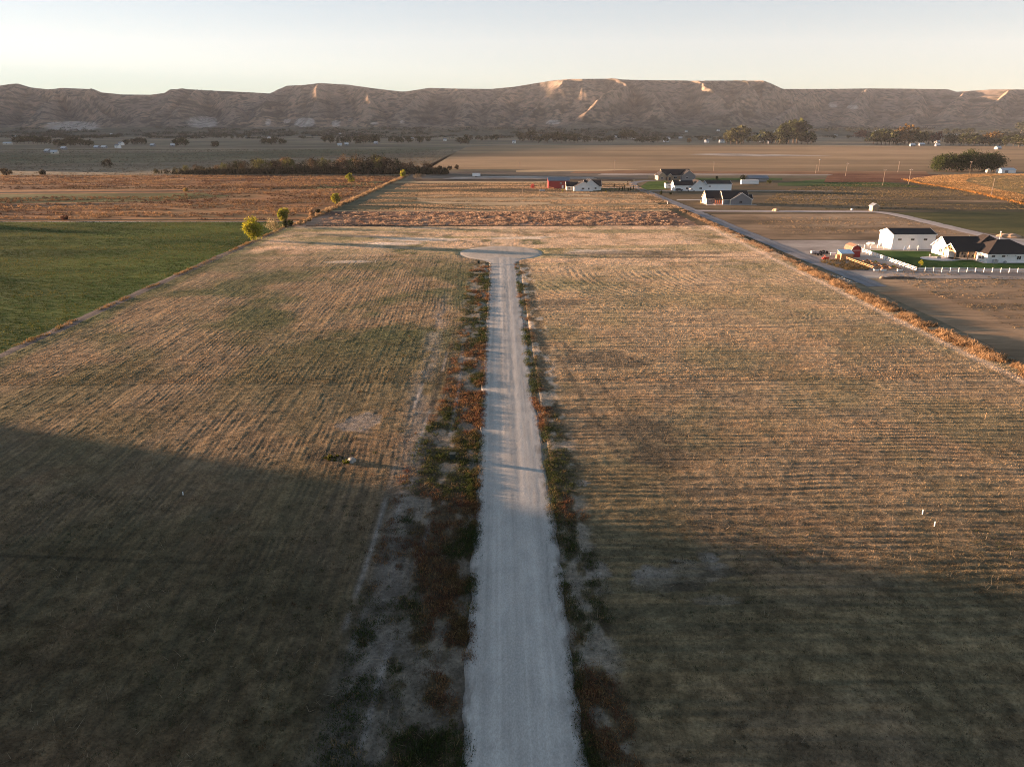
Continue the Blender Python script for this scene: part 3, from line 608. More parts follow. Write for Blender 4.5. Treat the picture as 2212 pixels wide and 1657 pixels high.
o = np_mesh('turning_circle', np.stack([X_, Y_, ringz], -1).reshape(-1, 3), grid_faces(nr, na), 4, M['gravel'], cc.reshape(-1, 3), smooth=True); tag(o, kind='structure')

# ---------------------------------------------------------------- grass, weeds: blades as real faces
def blades(name, X, Y, Z, h, w, col, nb=3, spread=0.5, mat=None, lean=0.45, kind='stuff', label=None, cat=None):
    n = len(X); X, Y, Z, h, w = [np.repeat(np.broadcast_to(a, (n,)).astype(float), nb) for a in (X, Y, Z, h, w)]
    col = np.repeat(col, nb, 0) * (0.75 + 0.5 * rng.random((n * nb, 1)))
    a = rng.random(n * nb) * 2 * np.pi; r = rng.random(n * nb) * spread * h
    X = X + r * np.cos(a * 3.1); Y = Y + r * np.sin(a * 3.1)
    h = h * (0.6 + 0.7 * rng.random(n * nb))
    dx, dy = np.cos(a) * w / 2, np.sin(a) * w / 2
    b = rng.random(n * nb) * 2 * np.pi; l = lean * h * rng.random(n * nb) * 1.6
    V = np.empty((n * nb, 3, 3)); V[:, 0] = np.stack([X - dx, Y - dy, Z - 0.02], -1); V[:, 1] = np.stack([X + dx, Y + dy, Z - 0.02], -1)
    V[:, 2] = np.stack([X + l * np.cos(b), Y + l * np.sin(b), Z + h], -1)
    cc = np.repeat(col[:, None, :], 3, 1); cc[:, :2] *= 0.8
    o = np_mesh(name, V.reshape(-1, 3), np.arange(n * nb * 3), 3, mat or M['veg'], cc.reshape(-1, 3))
    tag(o, label, cat, kind=kind); return o
# stubble and dry grass on the near field
def field_pts(n, va, vb, pw=1.0):
    v = va + (vb - va) * rng.random(n) ** pw; u = -94 + rng.random(n) * 189
    return u, v
for (n, va, vb, hh, ww, pw) in ((330000, 27, 120, 0.13, 0.045, 1.25), (230000, 115, 312, 0.14, 0.10, 1.2)):
    u, v = field_pts(n, va, vb, pw)
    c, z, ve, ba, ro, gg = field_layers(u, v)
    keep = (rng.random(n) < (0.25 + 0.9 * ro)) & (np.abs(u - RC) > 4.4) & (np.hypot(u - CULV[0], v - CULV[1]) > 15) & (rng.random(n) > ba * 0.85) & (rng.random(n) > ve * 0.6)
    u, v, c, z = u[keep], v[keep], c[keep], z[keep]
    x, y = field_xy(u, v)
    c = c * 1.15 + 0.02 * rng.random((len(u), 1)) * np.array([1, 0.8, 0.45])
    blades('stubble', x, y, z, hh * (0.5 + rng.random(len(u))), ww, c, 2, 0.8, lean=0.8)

# weed clumps on the verges of the gravel road
def clumps(cx, cy, cz, rad, hgt, col, per, w):
    n = len(cx); k = per
    a = rng.random((n, k)) * 2 * np.pi; q = np.sqrt(rng.random((n, k)))
    x = cx[:, None] + rad[:, None] * q * np.cos(a); y = cy[:, None] + rad[:, None] * q * np.sin(a)
    z = np.repeat(cz[:, None], k, 1) + (1 - q ** 2) * hgt[:, None] * 0.45
    h = hgt[:, None] * (1 - 0.55 * q ** 2) * (0.4 + 0.4 * rng.random((n, k)))
    c = np.repeat(col[:, None, :], k, 1) * (0.65 + 0.7 * rng.random((n, k, 1)))
    return x.ravel(), y.ravel(), z.ravel(), h.ravel(), np.full(n * k, w), c.reshape(-1, 3)
RED = np.array([0.13, 0.060, 0.036]); RUST = np.array([0.22, 0.125, 0.06]); DGR = np.array([0.040, 0.058, 0.018]); STR = np.array([0.26, 0.18, 0.09])
def verge_weeds(name, side, n, lo, hi, va, vb):
    v = va + (vb - va) * rng.random(n) ** 1.5; q = rng.random(n) ** 1.3
    u = RC + side * (lo + (0.9 * ss(112, 98, v) if side > 0 else 0.25) + (hi - lo) * q * (1 - 0.38 * ss(70, 120, v)))
    dn = fbm(u / 1.8, v / 3.2, 4, 45 if True else 0)
    keep = rng.random(n) < ss(0.62, 0.44, dn) * (1.1 - 0.5 * q) * (1 - 0.45 * ss(90, 140, v)); u, v = u[keep], v[keep]
    k = fbm(u / 4, v / 9, 3, 81 + side); gsh = ss(0.44, 0.56, k if side < 0 else k + 0.07)
    c = mixc(np.where(rng.random((len(u), 1)) < 0.5, RED, RUST), DGR, gsh * 0.95)
    c = np.where(rng.random((len(u), 1)) < 0.08, STR * 0.8, c)
    x, y = field_xy(u, v); m = len(u)
    X, Y, Z, H, Wd, Cc = clumps(x, y, np.where(np.abs(u - RC) < 5.2, 0.15, 0.08), 0.35 + 0.75 * rng.random(m), 0.16 + 0.32 * rng.random(m), c, 34, 0.06)
    blades(name, X, Y, Z, H, Wd, Cc, 1, 0.3, lean=1.1)
verge_weeds('verge_weeds', -1, 10500, 3.7, 14.0, 27, 222)
verge_weeds('verge_weeds', 1, 3400, 3.8, 7.5, 27, 224)
# scattered dark clumps farther left of the road and in the field
n = 900; v = 28 + 190 * rng.random(n) ** 1.3; u = RC - 9 - 16 * rng.random(n); dn = fbm(u / 3, v / 3, 3, 85); kp = dn > 0.53; u, v = u[kp], v[kp]
x, y = field_xy(u, v); m = len(u); c = mixc(np.ones((m, 3)) * RED * 0.7, DGR, rng.random(m))
blades('field_weeds', *clumps(x, y, np.full(m, 0.1), 0.2 + 0.5 * rng.random(m), 0.15 + 0.25 * rng.random(m), c, 22, 0.06), 1, 0.3, lean=1.1)
# the tall orange weed belt on the right edge, and the bank by the left track
def belt(name, n, uf, va, vb, wid, hgt, c1, c2, wd, pw=1.4, seed=90, per=24, dens=0.0):
    v = va + (vb - va) * rng.random(n) ** pw; u = uf(v) + wid * (rng.random(n) + rng.random(n) - 1)
    nz = fbm(u / 2.5, v / 3.5, 3, seed); kp = nz > dens; u, v, nz = u[kp], v[kp], nz[kp]; m = len(u)
    c = mixc(np.ones((m, 3)) * c1, c2, ss(0.35, 0.65, nz)); x, y = field_xy(u, v)
    s = wd
    return blades(name, *clumps(x, y, np.full(m, 0.0), 0.5 + 0.6 * rng.random(m), hgt * (0.4 + 0.9 * rng.random(m)) * (0.5 + nz), c, per, s), 1, 0.3, lean=0.7)
belt('weed_belt', 4200, lambda v: 94.2 + 0 * v, 95, 215, 2.8, 0.8, (0.19, 0.115, 0.06), (0.35, 0.23, 0.13), 0.10, 1.3, 90, 34, 0.40)
belt('weed_belt', 2600, lambda v: 95.0 + 0 * v, 205, 372, 2.2, 0.55, (0.17, 0.11, 0.065), (0.32, 0.22, 0.14), 0.16, 1.0, 91, 16, 0.42)
belt('weed_strip_growth', 8500, lambda v: 2 + 0 * v, 316, 368, 88, 0.42, (0.20, 0.12, 0.085), (0.46, 0.32, 0.22), 0.35, 1.0, 92, 16, 0.40)
belt('track_bank_weeds', 1300, lambda v: np.interp(v, [100, 313], [-97.4, -92.5]), 70, 315, 1.0, 0.5, (0.06, 0.06, 0.02), (0.20, 0.13, 0.06), 0.12, 1.2, 93, 16, 0.45)
belt('bank_weeds', 1800, lambda v: np.interp(v, [313, 634], [-89.5, -78.6]), 318, 640, 2.4, 1.0, (0.20, 0.13, 0.07), (0.36, 0.25, 0.14), 0.3, 1.0, 94, 22, 0.35)
# wild growth on the fallow field behind the alfalfa
n = 26000; X = -95 - 560 * rng.random(n); Y = 336 + 300 * rng.random(n); kp = (X < np.interp(Y, [330, 640], [-103, -88]) - 3) & (X > -0.80 * Y); X, Y = X[kp], Y[kp]
nz = fbm(X / 30, Y / 9, 4, 95); gp = (Y > 445) & (Y < 500) & (X < -210); kp = (nz > 0.40) & ~gp; X, Y, nz = X[kp], Y[kp], nz[kp]; m = len(X)
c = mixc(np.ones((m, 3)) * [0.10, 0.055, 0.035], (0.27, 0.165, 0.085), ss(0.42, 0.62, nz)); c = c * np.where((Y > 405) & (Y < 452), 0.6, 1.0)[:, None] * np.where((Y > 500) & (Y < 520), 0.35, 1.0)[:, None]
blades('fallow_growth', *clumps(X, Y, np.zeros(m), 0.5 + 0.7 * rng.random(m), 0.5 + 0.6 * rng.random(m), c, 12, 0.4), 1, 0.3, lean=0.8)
# alfalfa tufts
n = 90000; Y = 70 + 260 * rng.random(n) ** 0.9; X = -90 - 200 * rng.random(n); kp = (X < np.interp(Y, [70, 130, 313, 330], [-103.5, -101.5, -99.5, -99])) & (X > -0.85 * Y - 12)
X, Y = X[kp], Y[kp]; m = len(X); nz = fbm(X / 20, Y / 8, 3, 97)
c = mixc(np.ones((m, 3)) * [0.032, 0.042, 0.011], (0.10, 0.10, 0.028), ss(0.40, 0.62, nz))
blades('alfalfa', X, Y, np.zeros(m), 0.16 + 0.14 * rng.random(m), 0.13, c, 3, 1.5, lean=0.9)
# corn edge on the right
pp = [G(*p) for p in [(1966, 390), (1990, 398), (2040, 405), (2120, 419), (2212, 441), (2300, 462)]]
xs_, ys_ = [], []
for a_, b_ in zip(pp[:-1], pp[1:]):
    k = int(math.dist(a_, b_) * 4); t_ = rng.random(k); xs_.append(a_[0] + (b_[0] - a_[0]) * t_); ys_.append(a_[1] + (b_[1] - a_[1]) * t_ + 16 * rng.random(k) ** 1.5)
X = np.concatenate(xs_); Y = np.concatenate(ys_); m = len(X)
blades('corn_stalks', X, Y, np.zeros(m), 0.7 + 0.5 * rng.random(m), 0.35, np.ones((m, 3)) * [0.34, 0.17, 0.05] * (0.7 + 0.6 * rng.random((m, 1))), 3, 0.3, lean=0.25)


def scatter(name, n, x0, x1, y0, y1, c1, c2, h, w, sx_, sy_, seed, cond=None, dens=0.42, per=8, rad=0.6):
    X = x0 + (x1 - x0) * rng.random(n); Y = y0 + (y1 - y0) * rng.random(n); nz = fbm(X / sx_, Y / sy_, 4, seed); kp = nz > dens
    if cond is not None: kp &= cond(X, Y)
    X, Y, nz = X[kp], Y[kp], nz[kp]; m = len(X); c = mixc(np.ones((m, 3)) * c1, c2, ss(0.42, 0.62, nz))
    blades(name, *clumps(X, Y, np.zeros(m), rad * (0.5 + rng.random(m)), h * (0.5 + rng.random(m)), c, per, w), 1, 0.3, lean=0.9)
scatter('straw_tufts', 46000, -84, 90, 374, 556, (0.20, 0.155, 0.095), (0.46, 0.33, 0.21), 0.26, 0.35, 40, 7, 140, lambda X, Y: X > np.interp(Y, [374, 634], [-86, -74]))
scatter('lot_growth', 26000, 110, 330, 150, 345, (0.09, 0.072, 0.042), (0.28, 0.20, 0.12), 0.2, 0.25, 30, 6, 141, lambda X, Y: ((Y < 214) | (Y > 288)) & (X < 0.76 * Y + 6) & ~((X > 182) & (Y < 365) & (Y > 260)))
scatter('lot_growth', 20000, 112, 420, 378, 560, (0.05, 0.05, 0.024), (0.19, 0.14, 0.07), 0.25, 0.4, 60, 7, 142, lambda X, Y: (X < 0.76 * Y + 6) & (X > np.interp(Y, [378, 400, 480, 560], [112, 135, 175, 240])))
scatter('pasture_growth', 14000, -900, -90, 640, 1300, (0.07, 0.06, 0.04), (0.19, 0.15, 0.10), 0.6, 0.9, 90, 16, 143, lambda X, Y: (np.abs(X) < 0.78 * Y) & (X < -92), rad=1.6)

def inpoly(X, Y, P):
    c = np.zeros(X.shape, bool); n = len(P)
    for i in range(n):
        (x0, y0), (x1, y1) = P[i], P[i - 1]
        c ^= ((y0 > Y) != (y1 > Y)) & (X < (x1 - x0) * (Y - y0) / (y1 - y0 + 1e-9) + x0)
    return c
CORN = [G(*q) for q in [(1966, 392), (1972, 386), (2030, 379), (2100, 376.5), (2500, 376.5), (2500, 480), (2212, 441), (2120, 419), (2040, 405), (1990, 398)]]
CUT = [G(*q) for q in [(2084, 392), (2095, 385), (2150, 380.3), (2600, 380.3), (2500, 442), (2212, 421), (2130, 404)]]
CUTi = [G(*q) for q in [(2092, 391), (2103, 386), (2155, 382), (2600, 382), (2500, 440), (2212, 418), (2135, 402)]]
scatter('corn_tops', 60000, 290, 620, 420, 690, (0.30, 0.18, 0.08), (0.42, 0.26, 0.12), 0.32, 0.5, 40, 10, 144, lambda X, Y: inpoly(X, Y, CORN) & ~inpoly(X, Y, CUT), dens=0.2, rad=1.2)
scatter('corn_stubble', 9000, 330, 620, 430, 660, (0.18, 0.13, 0.055), (0.33, 0.23, 0.11), 0.35, 0.6, 40, 8, 145, lambda X, Y: inpoly(X, Y, CUTi), dens=0.35, rad=1.2)

n = 5200; v = 28 + 150 * rng.random(n) ** 1.5; u = -60 + 120 * rng.random(n); kp = (fbm(u / 4, v / 4, 3, 150) > 0.5) & (np.abs(u - RC) > 5); u, v = u[kp], v[kp]; x, y = field_xy(u, v); m = len(u)
blades('dry_stalks', x, y, np.full(m, 0.12), 0.25 + 0.35 * rng.random(m), 0.035, np.ones((m, 3)) * [0.34, 0.27, 0.19], 2, 0.6, lean=1.6)

n = 15000; v = 27 + 52 * rng.random(n) ** 1.1; u = -62 + 124 * rng.random(n); nz = fbm(u / 2.2, v / 2.2, 4, 160); kp = (nz > 0.46) & (np.abs(u - RC) > 5.2) & (v < 72 - 0.1 * u); u, v, nz = u[kp], v[kp], nz[kp]; x, y = field_xy(u, v); m = len(u)
k = fbm(u / 9, v / 9, 3, 161); c = mixc(np.ones((m, 3)) * [0.085, 0.068, 0.045], (0.055, 0.062, 0.03), ss(0.4, 0.6, k)); c = np.where(rng.random((m, 1)) < 0.15, np.array([0.17, 0.135, 0.09]), c)
blades('grass_tussocks', *clumps(x, y, np.full(m, 0.1), 0.15 + 0.3 * rng.random(m), 0.10 + 0.2 * rng.random(m), c, 12, 0.045), 1, 0.3, lean=1.2)
n = 2600; X = -316 + 258 * rng.random(n); Y = 648 + 14 * rng.random(n) + 0 * X; kp = rng.random(n) < ss(-312, -235, X) * 0.95 + 0.03; X, Y = X[kp], Y[kp]; m = len(X)
blades('thicket', *clumps(X, Y, np.zeros(m), 1.2 + 1.5 * rng.random(m), 2.2 + 4.0 * rng.random(m), mixc(np.ones((m, 3)) * [0.028, 0.026, 0.014], (0.05, 0.045, 0.02), rng.random(m)), 16, 0.9), 1, 0.3, lean=0.7)

# ---------------------------------------------------------------- trees and shrubs
def leaf_cloud(n_cl, n_lf, w, h, z0, c1, c2, leaf, seed, form='round'):
    g = np.random.default_rng(seed)
    q = g.normal(size=(n_cl, 3)); q /= np.linalg.norm(q, axis=1)[:, None]; lb = g.normal(size=(6, 3)); lb /= np.linalg.norm(lb, axis=1)[:, None]
    q *= (0.68 + 0.5 * np.clip((q @ lb.T).max(1), 0, 1) ** 3)[:, None]; q *= (0.35 + 0.65 * g.random((n_cl, 1)) ** 0.5)
    q[:, 0] *= w / 2 * 0.80; q[:, 1] *= w / 2 * 0.80; q[:, 2] *= h / 2 * 0.84
    t = (q[:, 2] / h + 0.5)
    if form == 'cone': q[:, :2] *= (1.15 - t[:, None])
    if form == 'tall': q[:, :2] *= (0.75 + 0.5 * np.sin(np.clip(t, 0, 1) * math.pi)[:, None])
    q[:, :2] *= 0.85 + 0.35 * g.random((n_cl, 1))
    q[:, 2] += z0 + h / 2
    cr = (0.14 + 0.13 * g.random(n_cl)) * min(w, h)
    ctr = np.repeat(q, n_lf, 0); d = g.normal(size=(n_cl * n_lf, 3)); d /= np.linalg.norm(d, axis=1)[:, None]
    p = ctr + d * np.repeat(cr, n_lf)[:, None] * (g.random((n_cl * n_lf, 1)) ** 0.4)
    p[:, 2] = np.maximum(p[:, 2], z0 * 0.6)
    m = len(p); a = g.normal(size=(m, 3)); a /= np.linalg.norm(a, axis=1)[:, None]; b = np.cross(a, g.normal(size=(m, 3))); b /= np.linalg.norm(b, axis=1)[:, None] + 1e-9
    s = leaf * (0.6 + 0.8 * g.random((m, 1)))
    V = np.stack([p - a * s, p + b * s * 0.7, p + a * s, p - b * s * 0.7], 1).reshape(-1, 3)
    k = np.repeat(g.random(n_cl), n_lf)[:, None]; col = np.array(c1) * (1 - k) + np.array(c2) * k; col = col * (0.7 + 0.6 * g.random((m, 1)))
    return V, np.repeat(col, 4, 0)
def make_tree(name, label, cat, x, y, z, h, w, c1, c2, form='round', n_cl=60, n_lf=40, leaf=0.3, seed=1, trunk=0.22, group=None, bare=0.0, stems=1):
    r = thing(name, label, cat, x, y, random.random() * 6.28, z, group)
    g = random.Random(seed); m = MB(); ch = h * (1 - trunk); z0 = h * trunk
    for s_ in range(stems):
        ox, oy = (0, 0) if stems == 1 else (g.uniform(-.18, .18) * w, g.uniform(-.18, .18) * w)
        tr = h * 0.022 / (1 if stems == 1 else 1.5); top = Vector((ox * 1.3 + g.uniform(-.05, .05) * w, oy * 1.3, z0 + ch * 0.55))
        base = Vector((ox * 0.3, oy * 0.3, -0.2)); mid = base.lerp(top, 0.45) + Vector((g.uniform(-.03, .03) * w, g.uniform(-.03, .03) * w, 0))
        m.tube(base, mid, tr * 1.4, tr, 7); m.tube(mid, top, tr, tr * 0.4, 6)
        for k in range(6):
            t = g.uniform(0.35, 0.95); p = base.lerp(top, t) if t < 0.45 else mid.lerp(top, (t - 0.45) / 0.55); a = g.uniform(0, 6.28)
            e = p + Vector((math.cos(a) * w * g.uniform(.2, .42), math.sin(a) * w * g.uniform(.2, .42), ch * g.uniform(.12, .35)))
            m.tube(p, e, tr * 0.45, tr * 0.12, 5)
    m.build('trunk', M['bark'], r)
    V, C_ = leaf_cloud(n_cl, n_lf, w, ch * 1.06, z0 * 0.9, c1, c2, leaf, seed, form)
    np_mesh('crown', V, np.arange(len(V)), 4, M['leaf'], C_, parent=r)
    return r
def make_bush(name, label, cat, x, y, z, h, w, c1, c2, n_cl=24, n_lf=26, leaf=0.15, seed=1, group=None, twigs=True):
    V, C_ = leaf_cloud(n_cl, n_lf, w, h, 0.02, c1, c2, leaf, seed)
    V[:, 2] = np.maximum(V[:, 2], -0.05)
    o = np_mesh(name, V, np.arange(len(V)), 4, M['leaf'], C_); o.location = (x, y, z); o.rotation_euler = (0, 0, random.random() * 6)
    tag(o, label, cat, group)
    return o
def at(x, y, far=False):
    if far:
        return hit(x, y)
    X, Y = G(x, y); return X, Y, 0.0
YG1, YG2 = (0.15, 0.17, 0.015), (0.36, 0.32, 0.03)
DG1, DG2 = (0.022, 0.030, 0.010), (0.06, 0.065, 0.02)
BR1, BR2 = (0.025, 0.019, 0.012), (0.06, 0.042, 0.02)
# along the left track, near to far
for (nm, lb, ct, x, y, hp, wp, c1, c2, sd) in [
    ('broadleaf_tree', 'large bright yellow-green tree, nearest of those beside the left dirt track', 'tree', 547, 520, 46, 54, YG1, YG2, 1),
    ('broadleaf_tree', 'round yellow-green tree just behind the pale bare shrub on the left field bank', 'tree', 613, 480, 30, 30, YG1, (0.26, 0.22, 0.03), 2),
    ('broadleaf_tree', 'small golden-green tree standing alone where the straw bank starts, between the round trees', 'tree', 725, 443, 24, 24, YG1, (0.28, 0.22, 0.03), 3),
    ('broadleaf_tree', 'small dark-bottomed green tree alone in the orange fallow field near the tree row', 'tree', 757, 394, 17, 22, (0.06, 0.09, 0.015), YG2, 4),
    ('broadleaf_tree', 'tiny yellow-green tree at the far end of the straw bank below the tree row', 'tree', 870, 384, 15, 17, YG1, YG2, 5)]:
    X, Y, Z = at(x, y); s = mpp(y)
    make_tree(nm, lb, ct, X, Y, 0, hp * s, wp * s * 0.92, c1, c2, n_cl=70 if sd == 1 else 45, n_lf=60 if sd == 1 else 36, leaf=0.26 if sd == 1 else 0.33, seed=sd, trunk=0.10, group='trees along the left dirt track')
for (nm, lb, x, y, hp, wp, c1, c2, sd) in [
    ('pale_shrub', 'large pale dry shrub between the two nearest yellow-green trees', 591, 503, 33, 38, (0.16, 0.14, 0.075), (0.30, 0.24, 0.14), 11),
    ('dark_shrub', 'dark green shrub right of the pale dry shrub on the bank', 617, 492, 18, 15, DG1, DG2, 12),
    ('dark_shrub', 'low dark shrub at the foot of the second yellow-green tree', 627, 490, 14, 14, DG1, DG2, 13),
    ('pale_shrub', 'pale pink-tan bush on the bank between two small trees', 674, 470, 20, 17, (0.22, 0.15, 0.09), (0.36, 0.24, 0.14), 14),
    ('dark_shrub', 'small dark shrub right of the pale pink-tan bush', 688, 461, 9, 12, DG1, BR2, 15),
    ('dry_bush', 'tiny gold bush beside the green strip of the fallow field', 401, 416, 10, 12, (0.2, 0.15, 0.04), (0.32, 0.22, 0.08), 16),
    ('dry_bush', 'low russet bush on the top edge of the green alfalfa field', 142, 477, 10, 22, (0.09, 0.04, 0.025), (0.13, 0.06, 0.035), 17),
    ('dry_bush', 'grey rounded bush at the end of the tree row by the gravel pad', 902, 387, 12, 34, (0.08, 0.07, 0.05), (0.15, 0.12, 0.09), 18)]:
    X, Y, Z = at(x, y); s = mpp(y); make_bush(nm, lb, 'shrub', X, Y, 0, hp * s, wp * s, c1, c2, leaf=0.22, seed=sd, n_cl=30, n_lf=30)
# the row of tall half-bare trees
row_ = [(335, 812), (363, 812), (383, 800), (400, 790), (416, 780), (439, 790), (461, 790), (479, 770), (497, 760), (514, 740), (530, 742), (547, 725)]
row_ += [(557.6 + a_ * .2521, b_) for a_, b_ in [(55, 722), (120, 735), (175, 742), (230, 710), (290, 718), (345, 765), (395, 752), (450, 715), (505, 758), (565, 730), (620, 748), (690, 738), (740, 703), (795, 735), (850, 688), (905, 745), (955, 720), (1000, 685), (1055, 715), (1110, 704), (1180, 728), (1240, 760), (1310, 750), (1365, 785), (1440, 755), (1478, 772)]]
protos = []
for k, (c1, c2, fm_) in enumerate([((0.016, 0.020, 0.008), (0.042, 0.040, 0.016), 'tall'), (BR1, BR2, 'tall'), ((0.07, 0.045, 0.028), (0.14, 0.09, 0.05), 'round'), ((0.055, 0.06, 0.02), (0.10, 0.10, 0.03), 'tall')]):
    protos.append((c1, c2, fm_))
kinds = ['dull green', 'brown half-bare', 'russet-brown', 'olive']
first = {}
for i, (px_, top) in enumerate(row_):
    base = 375.5 if px_ > 450 else 375.8
    tp = 159.3 + top * .2521; s = mpp(base); hh = (base - tp) * s * 1.0; k = [0, 1, 0, 3, 1, 0, 2, 3, 1][i % 9] if px_ < 860 else 2
    X, Y, _ = at(px_, base); Y += random.uniform(-6, 10)
    lb = '%s tree, %s from the left in the long tree row' % (kinds[k], ORD[i])
    key = (k, i % 2)
    if key not in first:
        o = first[key] = make_tree('row_tree', lb, 'tree', X, Y, 0, 12, 9.5, *protos[k][:2], protos[k][2], n_cl=46, n_lf=17, leaf=0.42, seed=40 + k * 5 + i % 2, trunk=0.04, stems=3)
    else:
        o = copy_tree(first[key]); o['label'] = lb; o.location = (X, Y, 0)
    o['group'] = 'trees of the long row in the middle distance'
    o.scale = (hh / 12 * random.uniform(1.0, 1.3), hh / 12, hh / 12); o.rotation_euler[2] = random.random() * 6
for i, (x, y, hp, wp) in enumerate([(950, 368, 9, 12), (972, 368, 9, 10), (987, 367, 11, 10)]):
    X, Y, Z = at(x, y); s = mpp(y); make_bush('row_shrub', '%s shrub right of the long tree row, above the gravel pad' % ['leftmost brown', 'middle brown', 'rightmost brown'][i], 'shrub', X, Y, 0, hp * s, wp * s, BR1, BR2, leaf=0.35, seed=60 + i, group='shrubs at the end of the tree row')
# clump of dense trees on the right
cl = first_cl = None
for i, (x, top, wz) in enumerate([(1512, 700, 115), (1600, 690, 120), (1680, 688, 110), (1775, 655, 150), (1855, 690, 110), (1955, 690, 140)]):
    px_ = 1654.5 + x * .2521; base = 371.5; s = mpp(base); hh = (base - (159.3 + top * .2521)) * s; ww = wz * .2521 * s
    X, Y, _ = at(px_, base); Y += random.uniform(-3, 6)
    make_tree('dense_tree', 'dense dark green tree, %s from the left in the clump above the corn field' % ORD[i], 'tree', X, Y, 0, hh, ww * 1.35, (0.018, 0.030, 0.010), (0.055, 0.068, 0.020), 'tall', n_cl=95, n_lf=34, leaf=0.5, seed=70 + i, trunk=0.02, group='dense trees above the corn field')
# bushes out on the grey pasture
for i, (x, y, hp, wp, lb) in enumerate([(234, 361, 17, 28, 'dark brown bush standing alone on the grey pasture at the left'), (14, 380, 16, 30, 'brown bush on the pasture at the left edge of the picture'), (93, 378, 10, 18, 'low brown bush right of the one at the left picture edge'), (463, 318, 9, 14, 'small far bush left of the pale field under the bluffs'), (1092, 0, 0, 0, '')][:4]):
    X, Y, Z = at(x, y); s = mpp(y); make_bush('pasture_bush', lb, 'shrub', X, Y, 0, hp * s, wp * s, BR1, (0.09, 0.07, 0.035), leaf=0.5, seed=80 + i, n_cl=30, n_lf=24)

# trees at the foot of the bluffs: (x from, x to, base row, count, height px, kind)
tk = [((0.030, 0.036, 0.016), (0.055, 0.060, 0.025), 'round', 'dark green'), ((0.035, 0.042, 0.016), (0.075, 0.078, 0.025), 'tall', 'olive green'), ((0.12, 0.07, 0.025), (0.20, 0.12, 0.035), 'round', 'orange-brown'), ((0.08, 0.03, 0.025), (0.13, 0.05, 0.035), 'round', 'dark red'), ((0.04, 0.045, 0.02), (0.07, 0.07, 0.03), 'tall', 'tall dark')]
clusters = [(32, 112, 312, 9, 16, 0), (115, 160, 316, 4, 11, 1), (120, 205, 317, 9, 14, 0), (205, 260, 300, 5, 9, 0), (265, 320, 314, 6, 13, 0), (378, 402, 316, 3, 17, 4), (455, 475, 317, 2, 13, 0), (480, 545, 300, 5, 10, 0), (565, 620, 313, 6, 12, 0),
            (700, 760, 310, 7, 13, 0), (765, 822, 311, 6, 15, 0), (840, 930, 310, 8, 12, 0), (990, 1015, 313, 3, 13, 0), (1000, 1080, 305, 7, 12, 0), (1115, 1155, 306, 4, 20, 4), (1160, 1275, 309, 12, 17, 0), (1280, 1330, 308, 5, 11, 0), (1340, 1370, 303, 3, 18, 4), (1372, 1440, 309, 6, 12, 0),
            (1484, 1492, 309, 1, 10, 2), (1500, 1560, 307, 4, 9, 0), (1568, 1612, 312, 5, 33, 4), (1612, 1650, 311, 4, 14, 0), (1650, 1700, 312, 5, 24, 0), (1694, 1726, 311, 4, 40, 1), (1725, 1757, 312, 3, 22, 0), (1848, 1880, 300, 4, 15, 3), (1866, 1875, 308, 1, 9, 0),
            (1884, 1935, 313, 6, 28, 1), (1930, 1960, 313, 3, 30, 2), (1960, 2000, 313, 4, 28, 1), (2000, 2025, 312, 2, 30, 3), (2035, 2110, 315, 7, 22, 0), (2125, 2145, 314, 2, 26, 2), (2085, 2165, 316, 7, 20, 0), (2165, 2205, 318, 3, 22, 0), (2196, 2222, 290, 2, 22, 1), (2150, 2200, 300, 4, 12, 0), (1790, 1850, 302, 2, 8, 0), (2040, 2110, 291, 5, 13, 0)]
fprot = {}; cnt = 0; lst = []
for ci, (xa, xb, yb, n, hp, k) in enumerate(clusters):
    for j in range(n):
        x = xa + (xb - xa) * ((j + 0.5) / n) + random.uniform(-.3, .3) * (xb - xa) / n; y = yb + random.uniform(-1.5, 1.0)
        lst.append((x, y, hp * random.uniform(0.7, 1.05), k if random.random() < 0.8 else 0))
lst.sort()
cntk = {}
for x, y, hp, k in lst:
    X, Y, Z = at(x, y, True); s = Y / 1632.0; hh = hp * s * 1.25
    c1, c2, fm_, nmk = tk[k]; v_ = random.randrange(3) if k == 0 else 0
    side = 'left third' if x < 737 else ('middle third' if x < 1475 else 'right third')
    q = (nmk, side); cntk[q] = cntk.get(q, 0) + 1
    lb = '%s village tree, %s of that colour from the left in the %s' % (nmk, ORD[cntk[q] - 1], side)
    if (k, v_) not in fprot:
        o = fprot[(k, v_)] = make_tree('village_tree', lb, 'tree', X, Y, Z - 0.3, 12, 11 if fm_ == 'round' else 8, c1, c2, fm_, n_cl=26, n_lf=9, leaf=0.9, seed=100 + k * 4 + v_, trunk=0.1)
    else:
        o = copy_tree(fprot[(k, v_)]); o['label'] = lb; o.location = (X, Y, Z - 0.3)
    o['group'] = 'trees at the foot of the bluffs'; o.scale = (hh / 12 * random.uniform(0.95, 1.5),) * 2 + (hh / 12,); o.rotation_euler[2] = random.random() * 6
